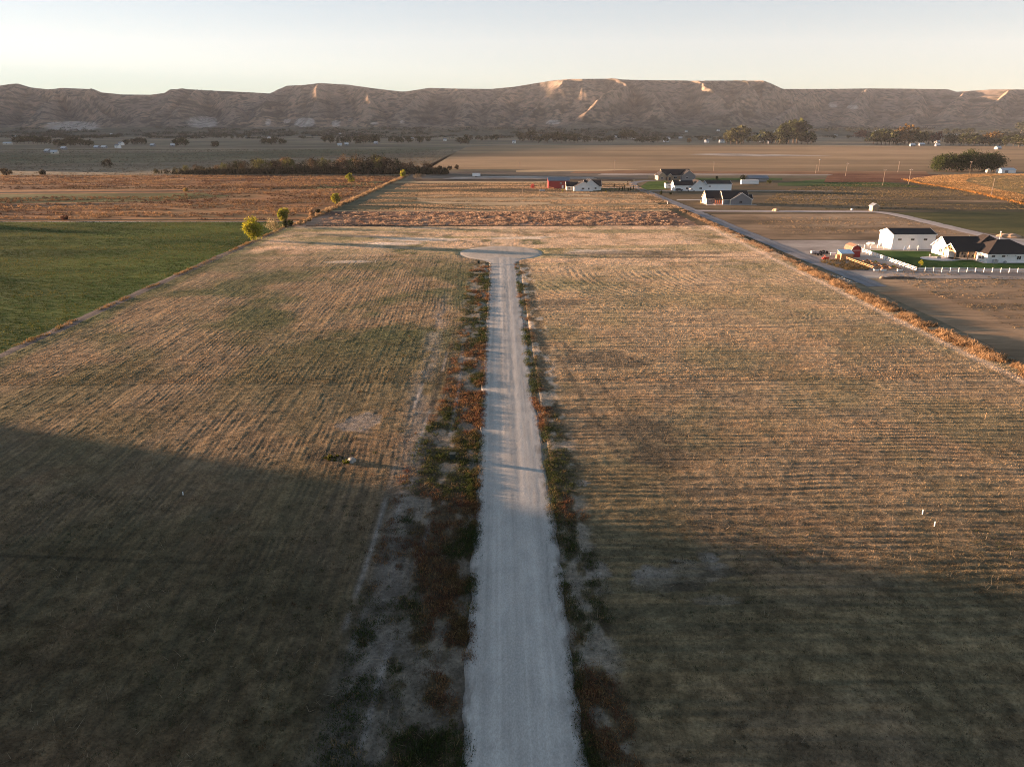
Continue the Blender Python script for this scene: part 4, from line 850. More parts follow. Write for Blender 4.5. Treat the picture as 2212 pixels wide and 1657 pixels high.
# orchard and brush on the valley edge that reads as one mass
n = 9000; xs = rng.random(n) * 2500 - 150; nz = fbm(xs / 90, xs * 0, 3, 120)
ys_ = 286 + 26 * rng.random(n); kp = fbm(xs / 60, ys_ / 4, 3, 121) > 0.55; xs, ys_ = xs[kp], ys_[kp]
Ps = []
for x, y in zip(xs, ys_):
    a, b, c = ray(x, y)
    Yq = 2200 + (312 - y) / 26 * 1150; Ps.append((a / b * Yq, Yq))
Ps = np.array(Ps); Zs = np.where(Ps[:, 1] > 2450, terrain(Ps[:, 0], Ps[:, 1]), 0); m = len(Ps)
cb = mixc(np.ones((m, 3)) * [0.032, 0.038, 0.02], (0.06, 0.055, 0.03), rng.random(m))
blades('valley_brush', *clumps(Ps[:, 0], Ps[:, 1], Zs - 0.5, 5 + 7 * rng.random(m), 4 + 4.5 * rng.random(m), cb, 14, 3.0), 1, 0.3, lean=0.7)
# sagebrush and junipers dotted over the slopes
n = 9000; aa = -0.78 + 1.56 * rng.random(n); Yq = 3450 + 1250 * rng.random(n); Xq = aa * Yq; kp = fbm(Xq / 160, Yq / 160, 3, 130) > 0.47; Xq, Yq = Xq[kp], Yq[kp]; m = len(Xq)
blades('sagebrush', *clumps(Xq, Yq, terrain(Xq, Yq) - 0.3, 1.8 + 2.5 * rng.random(m), 1.6 + 2.0 * rng.random(m), np.ones((m, 3)) * [0.035, 0.038, 0.025], 6, 2.2), 1, 0.3, lean=0.7)

# trees past the left edge of the picture: their long shadows lie over the alfalfa
wv_, wc_ = [], []
for i, (x, y, h_, w_) in enumerate([(-402, 362, 15, 16), (-418, 372, 13, 14), (-395, 352, 12, 12), (-335, 258, 12, 12), (-352, 262, 12, 14), (-470, 430, 14, 16), (-480, 442, 15, 14), (-600, 560, 16, 18)]):
    V, C_ = leaf_cloud(50, 24, w_, h_, 1.0, DG1, DG2, .6, 700 + i); wv_.append(V + np.array([x, y, 0])); wc_.append(C_)
V = np.concatenate(wv_); tag(np_mesh('woodland', V, np.arange(len(V)), 4, M['leaf'], np.concatenate(wc_)), kind='stuff')

# ---------------------------------------------------------------- buildings
def gable(r, x0, x1, y0, y1, h, rise, axis, wall, roof, trim='white', ov=0.45, z=0.0, wall_name='wall', roof_name='roof'):
    a0, a1 = (y0, y1) if axis == 'x' else (x0, x1); b0, b1 = (x0, x1) if axis == 'x' else (y0, y1)
    am = (a0 + a1) / 2; s = rise / ((a1 - a0) / 2); zl = h - ov * s; zr = h + rise; t = 0.2
    MB().prism([(a0, z), (a1, z), (a1, h), (am, zr - 0.02), (a0, h)], axis, b0, b1).build(wall_name, M[wall], r)
    rf = MB().prism([(a0 - ov, zl), (am, zr), (a1 + ov, zl), (a1 + ov, zl + t), (am, zr + t), (a0 - ov, zl + t)], axis, b0 - ov, b1 + ov).build(roof_name, M[roof], r)
    if trim:
        m = MB()
        for b in (b0 - ov - 0.06, b1 + ov + 0.01):
            m.prism([(a0 - ov - .02, zl - 0.08), (am, zr - 0.08), (a1 + ov + .02, zl - 0.08), (a1 + ov + .02, zl + t + 0.03), (am, zr + t + 0.03), (a0 - ov - .02, zl + t + 0.03)], axis, b, b + 0.05)
        for a in (a0 - ov - 0.06, a1 + ov + 0.01):
            if axis == 'x': m.box(b0 - ov, b1 + ov, a, a + 0.05, zl - 0.05, zl + t)
            else: m.box(a, a + 0.05, b0 - ov, b1 + ov, zl - 0.05, zl + t)
        m.build('fascia', M[trim], rf)
    return rf
def hip(r, x0, x1, y0, y1, h, rise, roof, ov=0.5, axis='x', ridge=None, name='roof', trim='white'):
    X0, X1, Y0, Y1 = x0 - ov, x1 + ov, y0 - ov, y1 + ov; zl = h - 0.1
    if axis == 'x':
        d = (Y1 - Y0) / 2 if ridge is None else ridge; ym = (Y0 + Y1) / 2; rd = [(X0 + d, ym, h + rise), (X1 - d, ym, h + rise)]
        f = [(0, 1, 5, 4), (1, 2, 5), (2, 3, 4, 5), (3, 0, 4)]
    else:
        d = (X1 - X0) / 2 if ridge is None else ridge; xm = (X0 + X1) / 2; rd = [(xm, Y0 + d, h + rise), (xm, Y1 - d, h + rise)]
        f = [(0, 1, 4), (1, 2, 5, 4), (2, 3, 5), (3, 0, 4, 5)]
    base = [(X0, Y0, zl), (X1, Y0, zl), (X1, Y1, zl), (X0, Y1, zl)]
    rf = MB().add(base + rd, f + [(3, 2, 1, 0)]).build(name, M[roof], r)
    if trim:
        MB().box(X0 - .03, X1 + .03, Y0 - .03, Y0 + .05, zl - .2, zl - .003).box(X0 - .03, X0 + .05, Y0 + .053, Y1 - .053, zl - .2, zl - .003).box(X1 - .05, X1 + .03, Y0 + .053, Y1 - .053, zl - .2, zl - .003).build('fascia', M[trim], rf)
    return rf
def window(r, face, a, z, w, h, at_, name='window', mat='glass', fr='white', lab=None):
    """face 'y': in a wall seen from the front, at_ = its y; face 'x': in a left wall, at_ = its x"""
    m, f = MB(), MB(); e = 0.08
    if face == 'y':
        m.box(a, a + w, at_ - 0.04, at_ + 0.02, z, z + h)
        for b_ in ((a - e, a, z - e, z + h + e), (a + w, a + w + e, z - e, z + h + e), (a, a + w, z - e, z), (a, a + w, z + h, z + h + e), (a + w / 2 - .03, a + w / 2 + .03, z, z + h)): f.box(b_[0], b_[1], at_ - 0.07, at_ + 0.01, b_[2], b_[3])
    else:
        m.box(at_ - 0.04, at_ + 0.02, a, a + w, z, z + h)
        for b_ in ((a - e, a, z - e, z + h + e), (a + w, a + w + e, z - e, z + h + e), (a, a + w, z - e, z), (a, a + w, z + h, z + h + e), (a + w / 2 - .03, a + w / 2 + .03, z, z + h)): f.box(at_ - 0.07, at_ + 0.01, b_[0], b_[1], b_[2], b_[3])
    o = m.build(name, M[mat], r); f.build('frame', M[fr], o)
    return o

# 1. white steel workshop, right
X, Y = G(1925, 539)
r = thing('workshop', 'tall white ribbed workshop with black roof and three small dark windows, behind the green lawn', 'workshop', X, Y)
gable(r, 0, 15.2, 0, 9.4, 5.1, 1.5, 'x', 'white_metal', 'dark_roof', 'white', 0.25)
for a in (2.0, 6.6, 11.2): window(r, 'y', a - .1, 3.2, 1.1, 0.45, 0.0, fr='black')
MB().box(-.09, .0, 1.0, 5.0, 0.02, 3.6).build('sectional_door', M['white'], r)
MB().box(-.06, .0, 6.8, 7.8, 0.02, 2.1).build('door', M['white'], r)
# 2. white farmhouse
X, Y = G(2130.4, 568)
r = thing('farmhouse', 'white farmhouse with dark hip roof, timber truss porch and patio beside the fenced lawn', 'house', X, Y)
MB().box(0, 12.5, 0, 5.4, 0, 2.75).build('wall', M['white_boards'], r)
hip(r, 0, 17.0, 0, 13.0, 2.85, 3.6, 'brown_roof', 0.5)
MB().box(4.9, 17, 5.4, 13, 0, 2.75).build('wall', M['white_boards'], r)
o = MB().box(-4.6, 4.9, 9.4, 15, 0, 2.7).build('porch_wall', M['cream'], r)
gable(r, -6.6, 6, 9.8, 19.5, 2.8, 3.3, 'x', 'white_boards', 'brown_roof', 'white', 0.4, wall_name='gable_wall')
hip(r, 0.5, 13, 8.0, 17.5, 3.6, 3.5, 'brown_roof', 0.3, 'y', ridge=3.5, trim=None)
MB().box(1.0, 12.5, 9.0, 17, 2.7, 3.6).build('upper_wall', M['white_boards'], r)
# timber porch gable facing left
pr = MB().prism([(5.3 - .3, 2.75 - .15), (8.5, 4.75), (11.7 + .3, 2.6), (12.0, 2.8), (8.5, 4.95), (5.0, 2.8)], 'x', -7.4, 3.5).build('porch_roof', M['brown_roof'], r)
MB().beam((-7.45, 5.0, 2.62), (-7.45, 8.5, 4.85), .06, .25).beam((-7.45, 8.5, 4.85), (-7.45, 12.0, 2.62), .06, .25).build('fascia', M['white'], pr)
tr_ = MB().beam((-7.2, 5.3, 2.65), (-7.2, 11.7, 2.65), .2, .25).beam((-7.2, 8.5, 2.8), (-7.2, 8.5, 4.5), .2, .2).beam((-7.2, 6.3, 2.8), (-7.2, 8.4, 3.9), .15, .18).beam((-7.2, 10.7, 2.8), (-7.2, 8.6, 3.9), .15, .18).build('timber_truss', M['cedar'], r)
for px_, py2 in ((-7.2, 5.4), (-7.2, 11.6), (-2.8, 5.4), (-.35, 5.6)): MB().box(px_ - .13, px_ + .13, py2 - .13, py2 + .13, 0, 2.6).build('post', M['cedar'], r)
MB().box(-7.6, 4.8, 5.0, 9.35, 0.0, 0.14).build('porch_floor', M['concrete'], r)
window(r, 'y', -2.6, 0.9, 1.6, 1.2, 9.4); MB().box(-4.2, -3.2, 9.33, 9.4, 0.15, 2.2).build('door', M['glass'], r); window(r, 'y', 1.4, 0.6, 2.2, 1.6, 9.4)
window(r, 'x', 1.6, 0.8, 1.0, 1.3, 0.0); window(r, 'x', 2.9, 0.8, 1.0, 1.3, 0.0)
window(r, 'y', 4.7, 1.9, 0.9, 0.35, 0.0, fr='black')
window(r, 'x', 13.6, 1.0, 1.6, 1.2, -6.6); window(r, 'y', 9.6, 1.0, 1.3, 1.1, 0.0); window(r, 'y', 1.4, 1.9, .9, .35, 0.0, fr='black')
for a, b in ((8, 4.5), (11, 5.2), (2.5, 14.8)): MB().tube((a, b, 3.4), (a, b, 5.2 if b < 10 else 6.5), .12, .12, 8).build('roof_vent', M['steel'], r)
MB().box(-.55, 17.5, -.62, -.54, 2.6, 2.75).build('gutter', M['white'], r)
for a in (1.2, 3.9): 
    MB().box(a + 5, a + 5.2, -.12, -.001, 2.2, 2.4).build('wall_lamp', M['black'], r)
MB().box(-.4, 13, -1.2, -.02, 0, .08).box(-1.4, -.42, -1.2, 4.9, 0, .08).build('footing', M['concrete'], r)
def obj_at(fn, name, label, cat, x, y, **k):
    X, Y = G(x, y); r = thing(name, label, cat, X, Y, z=k.pop('z', 0.03)); fn(r); return r
def acunit(s):
    def f(r):
        MB().box(-.5 * s, .5 * s, -.45 * s, .45 * s, 0, .95 * s).build('casing', M['steel'], r)
        MB().tube((0, 0, .95 * s), (0, 0, 1.0 * s), .36 * s, .36 * s, 16).build('fan_grille', M['black'], r)
    return f
obj_at(acunit(1.25), 'air_conditioner', 'large grey air conditioner against the white farmhouse front wall', 'air conditioner', 2148.6, 569.5)
obj_at(acunit(.75), 'air_conditioner', 'small dark air conditioner near the right end of the farmhouse front wall', 'air conditioner', 2170.5, 569.5)
X, Y = G(2031, 559.5); m = MB()
ring = [(6.3 * math.cos(t * .262) * 1.0, 4.2 * math.sin(t * .262)) for t in range(24)]
m.add([(a, b, 0.0) for a, b in ring] + [(a, b, 0.1) for a, b in ring], [tuple(range(24, 48))] + [(i, (i + 1) % 24, 24 + (i + 1) % 24, 24 + i) for i in range(24)])
o = m.build('patio', M['concrete']); o.location = (X, Y, 0.04); tag(o, 'round pale concrete patio let into the green lawn beside the farmhouse porch', 'patio')
def pot(r):
    MB().tube((0, 0, 0), (0, 0, .55), .28, .4, 12).build('pot', M['rock'], r); V, c = leaf_cloud(8, 14, .9, .7, .5, DG1, DG2, .1, 5); np_mesh('plant', V, np.arange(len(V)), 4, M['leaf'], c, parent=r)
obj_at(pot, 'planter', 'round planter on the left part of the concrete patio', 'planter', 2009, 554, z=.15)
obj_at(pot, 'planter', 'round planter on the patio nearest the timber porch', 'planter', 2038, 553.5, z=.15)
def firepit(r):
    MB().tube((0, 0, 0), (0, 0, .35), .7, .7, 16).build('ring', M['rock'], r); MB().tube((0, 0, .3), (0, 0, .36), .5, .5, 12).build('ash', M['black'], r)
obj_at(firepit, 'fire_pit', 'low round fire pit in the middle of the concrete patio', 'fire pit', 2028, 558.5, z=.14)
def chair(r):
    MB().box(-.3, .3, -.3, .3, .38, .45).build('seat', M['black'], r); MB().box(-.3, .3, .26, .32, .46, 1.0).build('backrest', M['black'], r)
    for a, b in ((-.26, -.26), (.26, -.26), (-.26, .26), (.26, .26)): MB().box(a - .03, a + .03, b - .03, b + .03, 0, .375).build('leg', M['black'], r)
for i, (x, y) in enumerate([(2083, 560), (2092, 560.5), (2101, 559)]): obj_at(chair, 'porch_chair', 'black chair on the farmhouse porch, %s' % ['nearest the truss gable', 'middle of the three', 'nearest the double window'][i], 'chair', x, y, z=.15)['group'] = 'chairs on the farmhouse porch'
# 3. small red gambrel barn and the garden greenhouse
X, Y = G(1837, 556)
r = thing('barn_shed', 'small red barn-shaped shed with gambrel roof and white trim beside the garden greenhouse', 'shed', X, Y)
gp = [(0, 0), (3.2, 0), (3.2, 2.2), (2.7, 3.35), (1.6, 4.0), (.5, 3.35), (0, 2.2)]
MB().prism(gp, 'y', 0, 5.0).build('wall', M['red_boards'], r)
rp = [(-.15, 2.1), (.4, 3.4), (1.6, 4.05), (2.8, 3.4), (3.35, 2.1), (3.45, 2.15), (2.9, 3.55), (1.6, 4.2), (.3, 3.55), (-.25, 2.15)]
MB().prism(rp, 'y', -.2, 5.2).build('roof', plain('brown_shingles', (0.16, 0.10, 0.07), 0.9, 0.2), r)
MB().prism([(p[0], p[1] + (.0 if i < 5 else -.06)) for i, p in enumerate(rp)], 'y', -.28, -.21).build('trim', M['white'], r)
MB().box(0, 3.2, -.06, -.001, 2.2, 2.32).build('trim_band', M['white'], r)
MB().box(1.0, 2.2, -.05, -.001, .05, 2.0).build('door', M['red_metal'], r)
X, Y = G(1816, 561)
r = thing('greenhouse', 'small timber greenhouse with a clear corrugated lean-to roof in front of the red shed', 'greenhouse', X, Y)
MB().box(0, 4.0, 0, 3.0, 0, 1.9).build('wall', M['cedar'], r)
MB().add([(-.2, -.3, 1.92), (4.2, -.3, 1.92), (4.2, 3.2, 2.75), (-.2, 3.2, 2.75), (-.2, -.3, 1.97), (4.2, -.3, 1.97), (4.2, 3.2, 2.8), (-.2, 3.2, 2.8)], [(0, 3, 2, 1), (4, 5, 6, 7), (0, 1, 5, 4), (1, 2, 6, 5), (2, 3, 7, 6), (3, 0, 4, 7)]).build('roof', M['polycarb'], r)
MB().prism([(0.02, 1.9), (2.98, 1.9), (2.98, 2.6)], 'x', 0.01, 3.99).build('gable_panel', M['wood'], r)
for i in range(5): MB().box(i * .95, i * .95 + .09, -.05, -.001, 0, 1.9).build('stud', M['wood'], r)
MB().box(-.05, -.001, 1, 1.9, 0, 1.8).build('door', M['wood'], r)
# 4. ranch fence
def fence(name, label, runs, sp, hgt, rails, post, rail_h, mat, cat='fence', pt=0.13):
    P0 = Vector(G(*runs[0][0])); r = thing(name, label, cat, P0.x, P0.y, 0.0)
    rm = MB()
    for run in runs:
        pts_ = [Vector(G(*p)) - P0 for p in run]
        for a, b in zip(pts_[:-1], pts_[1:]):
            L_ = (b - a).length; n = max(1, round(L_ / sp)); d = (b - a) / n
            for i in range(n + 1):
                p = a + d * i; MB().box(p.x - pt / 2, p.x + pt / 2, p.y - pt / 2, p.y + pt / 2, -.1, hgt + .08).build('post', M[mat], r)
            for z in rails:
                rm.beam((a.x, a.y, z), (b.x, b.y, z), 0.05, rail_h)
    rm.build('rails', M[mat], r)
    r.rotation_euler = (0, 0, 0); return r
fence('ranch_fence', 'white three-rail ranch fence running round the lawn from the workshop to the right edge', [[(1909, 537.5), (1853, 536.6)], [(1857, 543), (1980, 587.2), (2400, 591.5)]], 2.45, 1.3, (.35, .78, 1.2), .13, .10, 'white', pt=.17)
fence('ranch_fence', 'short white rail fence between the workshop and the farmhouse', [[(2017, 541), (2035, 544)]], 2.2, 1.3, (.35, .78, 1.2), .13, .10, 'white', pt=.17)
fence('garden_fence', 'brown two-rail timber fence of the vegetable garden, running down from the greenhouse', [[(1828, 562), (1884, 582.5)]], 2.0, 1.0, (.5, .95), .1, .14, 'wood', pt=.14)
# raised beds, troughs, plants of the garden
beds = [(1866, 567, 'raised timber bed, farthest of the garden, next to the white fence'), (1884, 571, 'raised timber bed, second from the far end of the garden'), (1870, 573, 'raised timber bed beside the brown garden fence, far end'), (1902, 576.5, 'raised timber bed in the middle of the row along the white fence'), (1889, 579, 'raised timber bed beside the lower end of the brown fence'), (1923, 581, 'raised timber bed nearest the corner of the white fence'), (1908, 583, 'raised timber bed just above the white troughs')]
for i, (x, y, lb) in enumerate(beds):
    X, Y = G(x, y); r = thing('raised_bed', lb, 'raised bed', X, Y, group='raised garden beds')
    w, d = 2.6, 1.5
    MB().box(0, w, 0, .08, 0, .45).box(0, w, d - .08, d, 0, .45).box(0, .08, .083, d - .083, 0, .45).box(w - .08, w, .083, d - .083, 0, .45).build('frame', M['cedar'], r)
    MB().box(.083, w - .083, .083, d - .083, .02, .36).build('soil', M['soil'], r)
    V, c = leaf_cloud(10, 16, 2.0, .7, .3, DG1 if i % 3 else (0.12, 0.04, 0.02), YG2 if i % 2 else (0.2, 0.1, 0.05), .1, 300 + i); V[:, 0] += w / 2; V[:, 1] = V[:, 1] * .5 + d / 2; np_mesh('plants', V, np.arange(len(V)), 4, M['leaf'], c, parent=r)
for i, (x, lb) in enumerate([(1888, 'white trough planter, leftmost in front of the raised beds'), (1904, 'white trough planter, middle one in front of the raised beds'), (1939, 'white trough planter nearest the fence corner')]):
    X, Y = G(x, 586); r = thing('trough', lb, 'planter', X, Y, group='white troughs'); MB().box(0, 1.5, 0, .5, .05, .5).box(-.05, 1.55, -.05, .55, .503, .56).build('tub', M['white'], r); MB().box(.05, 1.45, .05, .45, .5, .6).build('soil', M['soil'], r)
    V, c = leaf_cloud(6, 12, 1.3, .6, .5, (0.15, 0.05, 0.04), DG2, .08, 320 + i); V[:, 0] += .75; V[:, 1] = V[:, 1] * .4 + .25; np_mesh('plants', V, np.arange(len(V)), 4, M['leaf'], c, parent=r)
n = 900; X0, Y0 = G(1800, 575); px_ = 1772 + 105 * rng.random(n); py2 = 562 + 22 * rng.random(n); kp = (py2 - 562) > (px_ - 1855) * .4
kp &= (py2 < 562 + (px_ - 1752) * .30); px_, py2 = px_[kp], py2[kp]; XY = np.array([G(a, b) for a, b in zip(px_, py2)]); m = len(XY)
blades('garden_growth', *clumps(XY[:, 0], XY[:, 1], np.zeros(m), .3 + .4 * rng.random(m), .3 + .5 * rng.random(m), mixc(np.ones((m, 3)) * [0.05, 0.05, 0.02], (0.18, 0.12, 0.06), rng.random(m)), 14, .1), 1, .3)
X, Y = G(1987, 577); make_tree('sapling', 'young yellow-green sapling on the lawn just behind the fence corner', 'sapling', X, Y, 0.03, 2.3, 1.7, YG1, YG2, n_cl=14, n_lf=16, leaf=.12, seed=333, trunk=.15)
# goal, tank, toys
def goal(r):
    MB().tube((0, 0, 0), (0, 0, 1.8), .06).tube((3.1, 0, 0), (3.1, 0, 1.8), .06).tube((-.05, 0, 1.8), (3.15, 0, 1.8), .06).build('frame', M['white'], r)
    MB().tube((0, 0, 1.8), (0, 1.2, 0.05), .04).tube((3.1, 0, 1.8), (3.1, 1.2, .05), .04).tube((0, 1.2, .05), (3.1, 1.2, .05), .04).build('back_stay', M['white'], r)
obj_at(goal, 'football_goal', 'small white goal frame standing in front of the white workshop', 'goal', 1963, 542)
def tank(r):
    MB().tube((-1.1, 0, .75), (1.1, 0, .75), .5, .5, 14).tube((-1.1, 0, .75), (-1.4, 0, .75), .5, .22, 14).tube((1.1, 0, .75), (1.4, 0, .75), .5, .22, 14).build('vessel', M['white'], r, True)
    for a in (-.8, .8): MB().box(a - .1, a + .1, -.35, .35, 0, .35).build('foot', M['concrete'], r)
obj_at(tank, 'propane_tank', 'rounded white propane tank behind the rail fence left of the workshop', 'tank', 1880, 531)
def swing(r):
    m = MB().tube((-.6, 0, 0), (0, 0, 1.5), .07).tube((.6, 0, 0), (0, 0, 1.5), .07).tube((0, .8, 0), (0, 0, 1.5), .07); m.build('frame', M['bluecloth'], r)
    MB().add([(-.45, -.05, .3), (.45, -.05, .3), (0, -.03, 1.4), (0, .6, .35)], [(0, 1, 2), (0, 2, 3), (1, 3, 2), (0, 3, 1)]).build('cover', M['bluecloth'], r)
obj_at(swing, 'play_tent', 'little pale blue play tent left of the white goal frame', 'play tent', 1954, 541.5)
def car(kind, paint):
    def f(r):
        L_, W_ = (5.6, 1.95) if kind == 'pickup' else (4.7, 1.85)
        if kind == 'pickup': prof = [(0, .5), (L_, .5), (L_, 1.05), (4.3, 1.15), (3.75, 1.85), (2.2, 1.85), (2.0, 1.15), (0, 1.12)]
        else: prof = [(0, .45), (L_, .45), (L_, .95), (3.6, 1.05), (2.9, 1.65), (.5, 1.68), (.05, 1.1)]
        MB().prism([(a, b) for a, b in prof], 'y', 0, W_).build('body', M[paint], r) if False else None
        m = MB(); n = len(prof); m.add([(a, 0, b) for a, b in prof] + [(a, W_, b) for a, b in prof], [tuple(range(n)), tuple(range(2 * n - 1, n - 1, -1))] + [(i, (i + 1) % n, n + (i + 1) % n, n + i) for i in range(n)])
        m.build('body', M[paint], r)
        g = [(4.1, 1.2), (3.72, 1.75), (2.35, 1.75), (2.2, 1.2)] if kind == 'pickup' else [(3.4, 1.1), (2.85, 1.58), (.6, 1.58), (.35, 1.12)]
        MB().add([(a, -.02, b) for a, b in g] + [(a, W_ + .02, b) for a, b in g], [(0, 1, 2, 3), (7, 6, 5, 4), (0, 1, 5, 4), (1, 2, 6, 5), (2, 3, 7, 6), (3, 0, 4, 7)]).build('side_window', M['glass'], r)
        for a in (.95, L_ - .95):
            for b in (-.02, W_ - .2): MB().tube((a, b, .36), (a, b + .22, .36), .36, .36, 14).build('wheel', M['black'], r)
        for b in (.15, W_ - .45): MB().box(L_, L_ + .03, b, b + .3, .75, .9).build('headlight', M['polycarb'], r)
        if kind == 'pickup': MB().box(.1, 1.95, .1, W_ - .1, 1.125, 1.14).build('bed', M['black'], r)
    return f
obj_at(car('suv', 'darkpaint'), 'parked_car', 'dark car parked between the white workshop and the farmhouse', 'car', 2013, 529)
def trailer(r):
    MB().box(0, 6.4, 0, 2.0, .55, .7).build('deck', M['black'], r)
    for a in (2.3, 3.4):
        for b in (-.15, 1.95): MB().tube((a, b, .38), (a, b + .2, .38), .38, .38, 14).build('wheel', M['black'], r)
    MB().beam((6.4, .3, .6), (7.6, 1, .5), .1, .1).beam((6.4, 1.7, .6), (7.6, 1, .5), .1, .1).build('drawbar', M['black'], r)
    MB().box(.3, 1.4, .3, 1.6, .703, 1.5).box(1.7, 2.9, .5, 1.5, .703, 1.25).beam((3.0, .4, .9), (5.9, 1.5, 1.5), .15, .15).build('scrap_load', M['steel'], r)
    for i, (a, b, c) in enumerate(((3.4, .7, .45), (4.5, 1.2, .5), (5.6, .8, .4))): MB().tube((a, b - .25, .7 + c), (a, b + .25, .7 + c), c, c, 12).build('tyre', M['black'], r)
obj_at(trailer, 'flatbed_trailer', 'black flatbed trailer loaded with dark machinery left of the small red shed', 'trailer', 1752, 553)
def tiller(r):
    MB().beam((0, 0, .6), (2.6, .3, .6), .25, .25).box(.4, 2.2, -.5, -.2, .4, .85).build('frame', M['redpaint'], r)
    for a in (.6, 1.3, 2.0): MB().tube((a, -.1, .35), (a, .1, .35), .35, .35, 12).build('disc', M['redpaint'], r)
    MB().beam((1.3, 0, .7), (1.3, 1.6, 1.1), .12, .12).build('hitch', M['redpaint'], r)
obj_at(tiller, 'farm_implement', 'small red farm implement on the ground below the black trailer', 'farm implement', 1775, 561)
def boxx(w, d, h, mat, lid=None):
    def f(r):
        MB().box(0, w, 0, d, .06, h).build('body', M[mat], r); MB().box(-.05, w + .05, -.05, d + .05, h + .003, h + .08).build('lid', M[lid or mat], r)
        for a in (.05, w - .2):
            MB().box(a, a + .15, .05, d - .05, 0, .057).build('skid', M['black'], r)
    return f
obj_at(boxx(1.6, 1.0, .7, 'white'), 'storage_box', 'low white storage box between the trailer and the greenhouse', 'box', 1796, 552.5)
obj_at(boxx(1.1, 1.0, 1.3, 'wood'), 'compost_bin', 'brown wooden bin at the left side of the greenhouse', 'bin', 1807, 560)
# rocks at the culvert and the dark earth berm, dug soil heaps
def lump(name, label, cat, x, y, w, d, h, mat, seed=1, z=0.0, group=None, kind=None):
    X, Y = G(x, y); g = random.Random(seed); n, k = 14, 5; V = []; 
    for j in range(k + 1):
        f = j / k; r_ = math.cos(f * math.pi / 2) ** 0.7; zz = h * math.sin(f * math.pi / 2)
        for i in range(n): a = i / n * 6.2832; q = r_ * (1 + .22 * math.sin(a * 3 + seed) + .15 * (g.random() - .5)); V.append((w / 2 * q * math.cos(a), d / 2 * q * math.sin(a), zz * (1 + .1 * (g.random() - .5)) - (.1 if j == 0 else 0)))
    F = [(j * n + i, j * n + (i + 1) % n, (j + 1) * n + (i + 1) % n, (j + 1) * n + i) for j in range(k) for i in range(n)]
    o = MB().add(V, F).build(name, M[mat]); o.location = (X, Y, z); tag(o, label, cat, group, kind); return o
M['clay'] = plain('dug_clay', (0.36, 0.25, 0.17), 0.95, 0.25, 1.5, bump=.05)
lump('earth_berm', 'long low dark earth berm in front of the white fence', 'berm', 1940, 602, 9.5, 1.6, .6, 'soil', 3)
lump('earth_heap', 'small orange earth heap at the left end of the dark berm', 'earth heap', 1906, 601.5, 1.5, 1.2, .6, 'clay', 4)
lump('earth_heap', 'wide heap of dug reddish earth behind the farmhouse', 'earth heap', 2180, 512, 9, 5, 1.3, 'clay', 5)
lump('earth_heap', 'lit clay heap beside the gravel lane below the grey house lot', 'earth heap', 1676, 457, 3.4, 2.5, 1.5, 'clay', 6, group=None)
lump('earth_heap', 'dark low earth heap behind the brown weed strip on the straw field', 'earth heap', 1505, 0, 1, 1, 1, 'soil', 7) if False else None
for i, (x, y) in enumerate([(1795, 597), (1802, 600), (1810, 601), (1816, 604.5), (1824, 606), (1831, 608.5), (1837, 611), (1820, 602.5)]):
    lump('culvert_rock', 'grey rock at the side road end, %s of the line' % (['far end', 'second place', 'third place', 'middle, roadside', 'middle, fieldside', 'second last place', 'near end', 'inner side'][i]), 'rock', x, y, 1.1, .9, .6, 'rock', 20 + i, group='rocks where the side road ends')
lump('earth_bank', 'low pale earth bank beside the rocks at the end of the side road', 'earth bank', 1822, 611, 7, 2.0, .15, 'clay', 40)
# 5. lamp post, shed, boxes along the lane
def lamp(r):
    MB().tube((0, 0, 0), (0, 0, 3.2), .07, .05).build('post', M['steel'], r); MB().tube((0, 0, 3.2), (0, 0, 3.25), .25).tube((0, 0, 3.25), (0, 0, 3.6), .25, .2, 10).build('lantern', M['white'], r)
obj_at(lamp, 'yard_lamp', 'white-topped yard lamp post behind the roof of the farmhouse', 'lamp post', 2158, 521)
X, Y = G(1884, 457)
r = thing('garden_shed', 'lone tan wooden shed beside the bend of the gravel lane', 'shed', X, Y)
gable(r, 0, 3.0, 0, 3.6, 2.6, 1.1, 'y', 'tan_boards', 'grey_roof', 'cream', .25); MB().box(.9, 2.1, -.05, -.001, .05, 2.0).build('door', M['wood'], r); MB().box(-.05, -.001, 1, 2.6, .05, 2.1).build('side_door', M['cream'], r)
obj_at(boxx(.9, .7, .8, 'white'), 'utility_box', 'small white utility box on the verge of the gravel lane left of the tan shed', 'utility box', 1839, 455)
# 6. grey house
X, Y = G(1563, 443.3); q = 1563
r = thing('grey_house', 'grey-sided house with black roof, white trimmed gables and red porch posts', 'house', X, Y)
gable(r, 3.9, 15.2, 0, 9.5, 2.9, 3.4, 'y', 'grey_boards', 'dark_roof', 'white', .4, wall_name='garage_wall')
gable(r, 0, 14, 1.0, 11, 2.95, 3.9, 'x', 'grey_boards', 'dark_roof', 'cream', .35)
gable(r, -8.0, 6, 5.2, 14.5, 2.95, 3.75, 'x', 'grey_boards', 'dark_roof', 'cream', .4, wall_name='wing_wall')
MB().prism([(1.0, 0), (11, 0), (11, 2.95), (6, 6.82), (1.0, 2.95)], 'x', -.06, -.003).build('end_siding', M['cream'], r)
MB().prism([(5.2, 0), (14.5, 0), (14.5, 2.95), (9.85, 6.66), (5.2, 2.95)], 'x', -8.06, -8.003).build('end_siding', M['cream'], r)
gable(r, 14.2, 17.2, 4.5, 9.5, 2.8, 1.9, 'x', 'white_boards', 'dark_roof', 'white', .3, wall_name='annex_wall')
MB().prism([(1.2, 2.5), (5.0, 3.1), (5.0, 3.25), (1.2, 2.65)], 'x', -4.4, -.07).build('porch_roof', M['brown_roof'], r)
for a in (-4.2, -3.1, -2.0, -.9): MB().box(a - .14, a + .14, 1.4, 1.7, 0.1, 2.5).build('porch_post', plain('red_stained_post', (0.42, 0.14, 0.07), .7), r)
